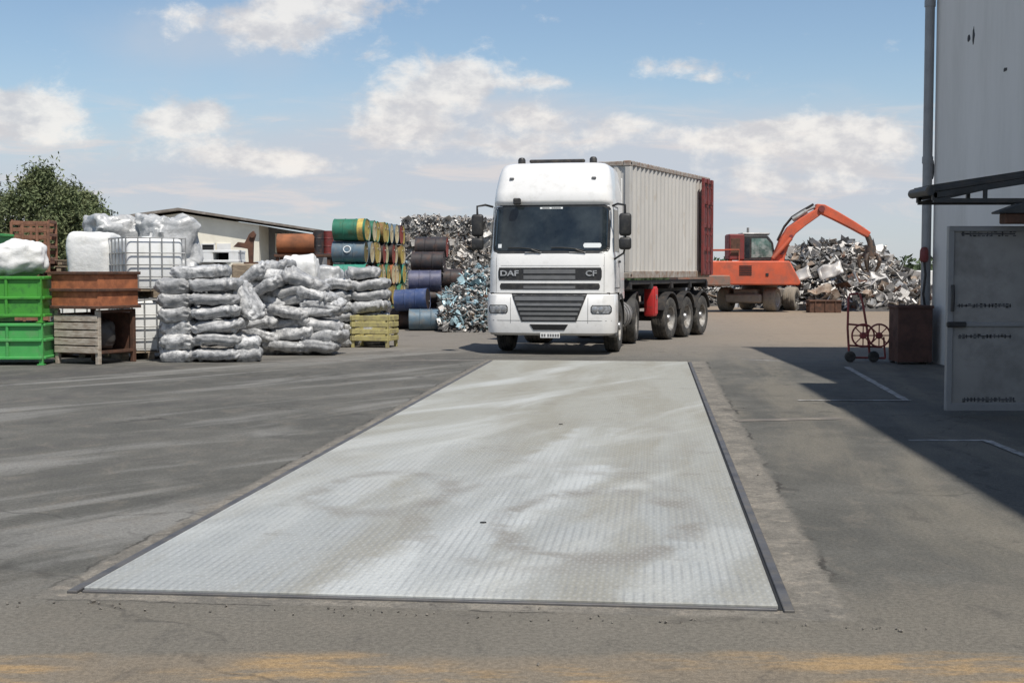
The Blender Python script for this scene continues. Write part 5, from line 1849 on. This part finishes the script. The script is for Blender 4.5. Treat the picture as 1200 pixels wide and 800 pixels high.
# local: y away from the camera, x to the right, corner at the origin
LSTEP = HC.y - STEP_Y
H2_ = HALL_H + (SH_NEAR.x - G(945, 451).x) / ((HC.x - SH_TIP.x) / HALL_H)
mb = MB()
mb.box((8, -LSTEP / 2, HALL_H / 2), (16, LSTEP, HALL_H)); mb.build('wall', M['hall_wall'], hall, None)
mb = MB(); mb.box((8 - .01, -LSTEP - 15, H2_ / 2), (16, 29.99, H2_))  # unseen nearer wall, made taller and turned to cast the stepped shadow
mb.transform(Matrix.Translation((0, -LSTEP, 0)) @ Matrix.Rotation(-.037, 4, 'Z') @ Matrix.Translation((0, LSTEP, 0))).build('wall', M['hall_wall'], hall, None)
mb = MB(); mb.box((8, -LSTEP / 2, HALL_H + .05), (15.98, LSTEP - .02, .1)); mb.build('roof_coping', M['pipe'], hall, None)
mb = MB()
for i, (px, py, sw, sh) in enumerate(((1135.5, 45, .05, .13), (1141, 42, .03, .30), (1178, 82, .05, .07), (1093, 200, .035, .36))):
    # where the sight line meets the wall plane
    d = ray(px, py); o_ = Vector((0, 0, CAM_H))
    t = (HC - o_).dot(hn) / d.dot(hn)
    q = hall.rotation_euler.to_matrix().inverted() @ (o_ + d * t - HC)
    mb = MB(); n = 10
    pts = [(q.y + sw * 2.2 * math.cos(2 * PI * k / n) * random.uniform(.6, 1.1), q.z + sh * .5 * math.sin(2 * PI * k / n) * random.uniform(.7, 1.1)) for k in range(n)]
    mb.prism(pts, -.004, .01, 'yz'); mb.build('scuff', M['dark'], hall, None)
# drainpipe
mb = MB()
mb.cyl((0, 0, .02), (0, 0, HALL_H - .1), .085, 20)
for z in (.9, 3.6, 6.4, 9.2): mb.cyl((0, 0, z), (0, 0, z + .12), .098, 20)
pc = P(1083.5, 400, HC.y - .02)
o = mb.build('drainpipe', M['pipe'], None, 30); o.location = (pc.x, HC.y - .02, 0)
tag(o, 'grey drainpipe running up the corner of the hall', 'drainpipe')
# red siren on the pipe and its cable
q = P(1083, 299, HC.y - .2)
rs = empty('warning_lamp', q, 0, 'red lamp fixed to the hall drainpipe with a dark cable', 'lamp')
mb = MB(); mb.lathe([(0, .15), (.05, .14), (.075, .08), (.08, -.06), (.06, -.12), (.0, -.13)], (0, 0, 0), (0, 0, 1), 18); mb.build('housing', M['maroon'], rs)
mb = MB(); mb.tube([(0, 0, -.1), (.03, .0, -.35), (.0, .02, -.7), (.05, .03, -1.0)], .022, 6); mb.build('cable', M['chassis'], rs)
# cables on the wall
mb = MB()
for k in range(3):
    pts = []
    for i in range(10):
        u = i / 9
        pts.append((-.03, -1.2 - .25 * k - .9 * u, 1.9 - .5 * math.sin(u * PI) - .3 * k - .25 * u))
    mb.tube(pts, .018, 6)
mb.tube([(-.03, -1.2, 1.9), (-.03, -1.2, 1.0)], .03, 6)
o = mb.build('wall_cables', M['chassis'], None); o.location = HC; o.rotation_euler = hall.rotation_euler
tag(o, 'dark looped cables hanging on the hall wall behind the gate leaf', 'cable')

# ------------------------------------------------------------------ gate leaf, canopy, housing
gl = G(1108, 487)
GY = gl.y
gate = empty('gate', (gl.x, GY, 0), 0, 'white sheet gate leaf, darkened in colour for shade, standing open below the dark canopy', 'gate')
gw = 2.25; gh = P(1108, 265, GY).z
mb = MB(); mb.box((gw / 2, .03, gh / 2 + .04), (gw - .06, .035, gh - .08), None, .004)
mb.build('sheet', M['door_leaf'], gate)
mb = MB()
for x in (.03, gw - .03): mb.box((x, .02, gh / 2 + .03), (.07, .07, gh - .06), None, .006)
mb.box((gw / 2, .02, gh - .03), (gw, .075, .06), None, .006); mb.box((gw / 2, .02, .10), (gw, .075, .09), None, .006)
zmid = P(1150, 380, GY).z
mb.box((gw / 2, .02, zmid), (gw - .14, .055, .05), None, .006)
mb.build('frame', M['pipe'], gate, 30)
mb = MB(); mb.box((.10, -.02, zmid), (.22, .05, .06), None, .01); mb.tube([(.05, -.03, zmid + .45), (.05, -.05, zmid + .3), (.05, -.03, zmid + .15)], .02, 8); mb.build('handle', M['black_plastic'], gate)
mb = MB()
random.seed(9)
# four lines of unreadable black stencilling
for (pxa, pxb, py, hz) in ((1127, 1190, 274, .055), (1122, 1184, 358, .045), (1123, 1185, 394, .05), (1128, 1187, 468, .055)):
    a = P(pxa, py, GY); b = P(pxb, py, GY)
    x = a.x - gl.x
    mb = MB()
    mb.box(((a.x + b.x) / 2 - gl.x, .0105, a.z), (b.x - a.x, .003, hz * .28))
    while x < b.x - gl.x:
        wch = random.uniform(.028, .045)
        for s in range(random.choice((2, 3))):
            if random.random() < .5: mb.box((x + random.uniform(.2, .8) * wch, .0095, a.z), (.011, .003, hz * random.uniform(.7, 1)))
            else: mb.box((x + .5 * wch, .0085, a.z + random.choice((-.4, 0, .4)) * hz), (wch * .85, .003, .013))
        x += wch + .008
    mb.build('stencil_lettering', M['ink'], gate, None)
for z in (.5, 1.8):
    mb = MB(); mb.cyl((gw + .0, .02, z - .08), (gw + .0, .02, z + .08), .03, 10); mb.build('hinge', M['chassis'], gate)

# post carrying the gate hinges
xw = HC.x - (HC.y - GY) * HSL
cz0 = P(1100, 236, GY).z
can = empty('canopy', (P(1073, 230, GY + .3).x, GY - .25, 0), 0, 'dark sloping sheet canopy on a steel frame above the open gate leaf', 'canopy')
cl = xw - can.location.x
zl = P(1073, 229, GY + .3).z; zh = zl + .40
sl = (zh - zl) / cl
mb = MB()
n = 40
vs = []
for j, y in enumerate((0, .62)):
    for i in range(n + 1):
        x = cl * i / n
        vs.append((x, y, zl + sl * x + .0))
mb.prism([(0, zl), (cl, zh), (cl, zh + .05), (0, zl + .05)], 0, .62, 'xz', .008)
mb.cyl((-.01, -.02, zl + .02), (-.01, .64, zl + .02), .055, 12)
for k in range(4):
    y = .04 + .18 * k
    mb.bar((0, y, zl + .065), (cl, y, zh + .065), .06, .04)
mb.build('roof_sheet', M['canopy'], can, 30)
for y in (.03, .59):
    mb = MB(); mb.bar((.04, y, cz0), (cl, y, cz0), .045); mb.bar((.04, y, zl - .03), (cl, y, zh - .03), .05, .06)
    for x in (.62, 1.4, 2.1): mb.bar((x, y, cz0), (x, y, zl + sl * x - .02), .04)
    mb.bar((.05, y, cz0 + .0), (.05, y, zl), .05)
    mb.bar((.1, y, cz0 + .01), (.62, y, zl + sl * .62 - .05), .03)
    mb.build('frame', M['canopy'], can, 30)
q = P(1178, 262, GY - .5)
hs = empty('motor_housing', (q.x, GY - .35, 0), 0, 'dark housing with a little pitched lid above the gate leaf', 'housing')
zq = P(1178, 262, GY - .35).z; zq2 = P(1178, 250, GY - .35).z
hl = xw - q.x
mb = MB(); mb.box((hl / 2 + .03, .1, (zq + zq2) / 2), (hl - .06, .2, zq2 - zq), None, .01); mb.build('case', M['rust_dark'], hs, 30)
mb = MB(); mb.prism([(-.02, zq2), (hl, zq2), (hl, zq2 + .14), (.25, zq2 + .12), (-.02, zq2 + .02)], -.03, .23, 'xz', .006); mb.build('lid', M['canopy'], hs, 30)

# ------------------------------------------------------------------ brown bin
b0 = G(1052, 427); b1 = G(1092, 427)
bw = b1.x - b0.x; bh = P(1043, 358, b0.y).z; bd = .62
bn = empty('bin', ((b0.x + b1.x) / 2, b0.y, 0), -.02, 'dark brown sheet metal bin standing at the hall corner', 'bin')
mb = MB()
mb.box((0, .015, bh / 2 + .02), (bw, .03, bh - .04), None, .004); mb.box((0, bd - .015, bh / 2 + .02), (bw, .03, bh - .04), None, .004)
for s in (-1, 1): mb.box((s * (bw / 2 - .015), bd / 2, bh / 2 + .02), (.03, bd - .062, bh - .045), None, .004)
mb.box((0, bd / 2, .06), (bw - .07, bd - .07, .03)); mb.build('body', M['bin'], bn, 30)
mb = MB()
mb.box((0, -.012, bh - .025), (bw + .04, .03, .05), None, .006); mb.box((0, bd + .012, bh - .025), (bw + .04, .03, .05), None, .006)
for s in (-1, 1): mb.box((s * (bw / 2 + .01), bd / 2, bh - .026), (.03, bd - .012, .05), None, .006)
mb.build('rim', M['bin'], bn, 30)
for x in (-bw / 2 + .05, bw / 2 - .05):
    mb = MB(); mb.box((x, .08, .012), (.07, .1, .03)); mb.box((x, bd - .08, .012), (.07, .1, .03)); mb.build('foot', M['chassis'], bn, 30)

# ------------------------------------------------------------------ red trolley with two spoked wheels
tc = G(1013, 424)
tr = empty('trolley', (tc.x, tc.y, 0), .05, 'red tubular trolley with two big spoked wheels beside the brown bin', 'trolley')
def tp(px, py, y=0.0):
    p = P(px, py, tc.y); return (p.x - tc.x, y, p.z)
RD = mat('dull_red_tube', (.30, .055, .05), .6, 0, .15, 6, (.16, .05, .04), .4, .2, 8)
mb = MB()
mb.tube([tp(997, 421, .1), tp(995, 385, .1), tp(996, 350, .1), tp(998, 345, .12), tp(1008, 344, .12)], .022, 8)
mb.tube([tp(1022, 421, .1), tp(1018, 385, .1), tp(1013, 355, .1), tp(1010, 344, .12)], .022, 8)
mb.tube([tp(996, 405, .1), tp(1036, 407, .1)], .018, 8); mb.tube([tp(996, 380, .1), tp(1020, 382, .1)], .018, 8)
mb.tube([tp(997, 419, .1), tp(1040, 420, .1)], .02, 8); mb.tube([tp(1040, 420, .1), tp(1038, 395, .1)], .018, 8)
mb.build('frame', RD, tr)
for px in (1011, 1030):
    c = Vector(tp(px, 393, -.02)); rr = 13.2 * tc.y / F
    mb = MB(); mb.lathe([(.0, -.05), (.055, -.05), (.065, 0), (.055, .05), (0, .05)], c, (0, 1, 0), 14)
    wh = mb.build('wheel', RD, tr)
    mb = MB()
    mb.tube([c + Vector((math.cos(2 * PI * k / 32) * rr, 0, math.sin(2 * PI * k / 32) * rr)) for k in range(32)], .017, 8, closed=True); mb.build('rim', RD, wh)
    mb = MB()
    for k in range(8):
        a = 2 * PI * k / 8
        mb.tube([c, c + Vector((math.cos(a) * rr, 0, math.sin(a) * rr))], .011, 6)
    mb.build('spokes', RD, wh)
for px in (996, 1024):
    c = Vector(tp(px, 418, 0)); c.z = .10
    mb = MB(); mb.lathe([(.04, -.035), (.09, -.035), (.10, -.02), (.10, .02), (.09, .035), (.04, .035), (.04, -.035)], c, (0, 1, 0), 20); mb.lathe([(0, -.03), (.045, -.03), (.045, .03), (0, .03)], c, (0, 1, 0), 14)
    mb.build('castor', M['rubber'], tr)

# ------------------------------------------------------------------ world: sky and clouds
SUN_AZ = Vector((HC.x - SH_TIP.x, HC.y - SH_TIP.y)); SUN_AZ.normalize()
SUN_EL = R(61)
world = bpy.data.worlds.new('World')
scene.world = world
world.use_nodes = True
t = NT(world.node_tree)
sky = t.n('ShaderNodeTexSky', sky_type='NISHITA')
sky.sun_disc = False
sky.sun_elevation = SUN_EL
sky.sun_rotation = math.atan2(SUN_AZ.x, SUN_AZ.y)
sky.air_density = 1.0; sky.dust_density = .25; sky.ozone_density = 1.6
co = t.n('ShaderNodeTexCoord').outputs['Generated']
X, Y, Z = t.sep(co)
az = t.m('ARCTAN2', X, Y)
el = t.m('ARCSINE', Z)
cmb = t.n('ShaderNodeCombineXYZ')
t.l(az, cmb.inputs[0]); t.l(t.m('MULTIPLY', el, 1.55), cmb.inputs[1])
uv = cmb.outputs[0]
n_big = t.noise(uv, 9, 6, .6, .3)
n_fine = t.noise(uv, 26, 7, .65, .2)


def blob(px, py, sx, sy, w):
    a0 = math.atan((px - 600) / F)
    e0 = math.atan((318 - py) / F * math.cos(a0))
    dx = t.m('DIVIDE', t.m('SUBTRACT', az, a0), sx / F)
    dy = t.m('DIVIDE', t.m('SUBTRACT', el, e0), sy / F)
    d = t.m('ADD', t.m('MULTIPLY', dx, dx), t.m('MULTIPLY', dy, dy))
    return t.m('MULTIPLY', t.m('EXPONENT', t.m('MULTIPLY', d, -1.0)), w)


def total(lst):
    s = blob(*lst[0])
    for b in lst[1:]: s = t.m('ADD', s, blob(*b))
    return s

crisp = total([(25, 128, 70, 26, 1.0), (-20, 140, 60, 26, .8), (335, 42, 72, 26, .8), (260, 24, 90, 22, .6), (400, 6, 80, 20, .9), (245, 135, 42, 20, .95), (190, 145, 40, 14, .75),
               (265, 182, 60, 18, .85), (320, 195, 60, 14, .6), (150, 183, 40, 13, .6), (530, 92, 82, 30, 1.0), (620, 100, 70, 10, .6), (480, 125, 62, 24, .9), (490, 155, 70, 18, .95), (440, 160, 40, 22, .6), (628, 140, 44, 17, 1.0), (735, 145, 38, 13, .8), (600, 178, 60, 14, .7),
               (790, 86, 70, 16, .6), (900, 160, 120, 20, .6), (1000, 175, 100, 26, .65), (880, 215, 110, 18, .5), (700, 165, 90, 16, .55), (100, 165, 90, 14, .5), (400, 195, 90, 14, .45), (645, 26, 16, 7, .6), (860, 172, 90, 16, .6), (950, 150, 90, 14, .5), (920, 220, 80, 12, .5), (1010, 190, 80, 18, .5), (880, 200, 60, 10, .4), (830, 92, 14, 6, .5)])
veil = total([(250, 50, 150, 50, .55), (480, 175, 330, 46, .55), (900, 190, 280, 64, .8), (120, 210, 260, 46, .42), (600, 240, 700, 46, .45), (560, 140, 170, 60, .45)])
m1 = t.ss(t.m('ADD', crisp, t.m('ADD', t.m('MULTIPLY', t.m('SUBTRACT', n_fine, .5), 2.0), t.m('MULTIPLY', t.m('SUBTRACT', n_big, .5), 1.2))), .26, .95)
m2 = t.ss(t.m('ADD', veil, t.m('MULTIPLY', t.m('SUBTRACT', n_big, .5), .5)), .10, .85)
n_str = t.noise(t.mapping(uv, scale=(.55, 1.9, 1), loc=(.37, .11, 0)), 20, 7, .62, .5)
m4 = t.m('MULTIPLY', t.ss(n_str, .47, .68), t.m('MULTIPLY', t.ss(el, .145, .085), t.ss(el, .012, .05)))
# wide thin cloud added out of view to vary the windscreen reflections
n_all = t.noise(co, 2.6, 6, .6, .4)
oth = t.m('MULTIPLY', t.ss(n_all, .50, .72), t.ss(el, .26, .45))
behind = t.m('MULTIPLY', t.ss(n_all, .46, .66), t.m('MULTIPLY', t.ss(Y, .1, -.3), t.ss(el, .02, .15)))
m3 = t.m('MAXIMUM', oth, behind)
shade = t.ss(t.noise(t.mapping(uv, scale=(1, 1, 1), loc=(.0, .018, 0)), 26, 5, .6), .36, .62)
ccol = t.mix(shade, (6.6, 6.5, 6.7), (9.8, 9.4, 8.9))
hsk = t.n('ShaderNodeHueSaturation'); t.l(sky.outputs[0], hsk.inputs['Color']); hsk.inputs['Value'].default_value = 1.16; hsk.inputs['Saturation'].default_value = 1.02
c = hsk.outputs[0]
low = t.ss(el, .17, .0)
c = t.mix(t.m('MULTIPLY', low, .72), c, (4.8, 5.5, 6.7))
c = t.mix(t.m('MULTIPLY', m2, .88), c, (5.8, 6.2, 6.95))
c = t.mix(t.m('MULTIPLY', m3, .7), c, (6.8, 6.8, 6.9))
c = t.mix(t.m('MULTIPLY', m4, .75), c, (7.6, 7.1, 7.0))
c = t.mix(t.m('MULTIPLY', m1, .82), c, ccol)
bg = t.n('ShaderNodeBackground')
t.l(c, bg.inputs[0])
bg.inputs[1].default_value = .10
wo = t.n('ShaderNodeOutputWorld')
t.l(bg.outputs[0], wo.inputs[0])

# ------------------------------------------------------------------ sun
sd = bpy.data.lights.new('sun', 'SUN')
sd.energy = 5.0
sd.angle = R(.53)
sd.color = (1.0, .95, .875)
so = bpy.data.objects.new('sun', sd)
COL.objects.link(so)
dirv = Vector((-SUN_AZ.x * math.cos(SUN_EL), -SUN_AZ.y * math.cos(SUN_EL), -math.sin(SUN_EL)))
so.rotation_euler = dirv.to_track_quat('-Z', 'Y').to_euler()
so.location = (20, -30, 60)

# ------------------------------------------------------------------ view
scene.view_settings.view_transform = 'Standard'
scene.view_settings.look = 'None'
scene.view_settings.exposure = -0.05
scene.view_settings.gamma = 1.0
scene.render.engine = 'CYCLES'
scene.cycles.max_bounces = 6
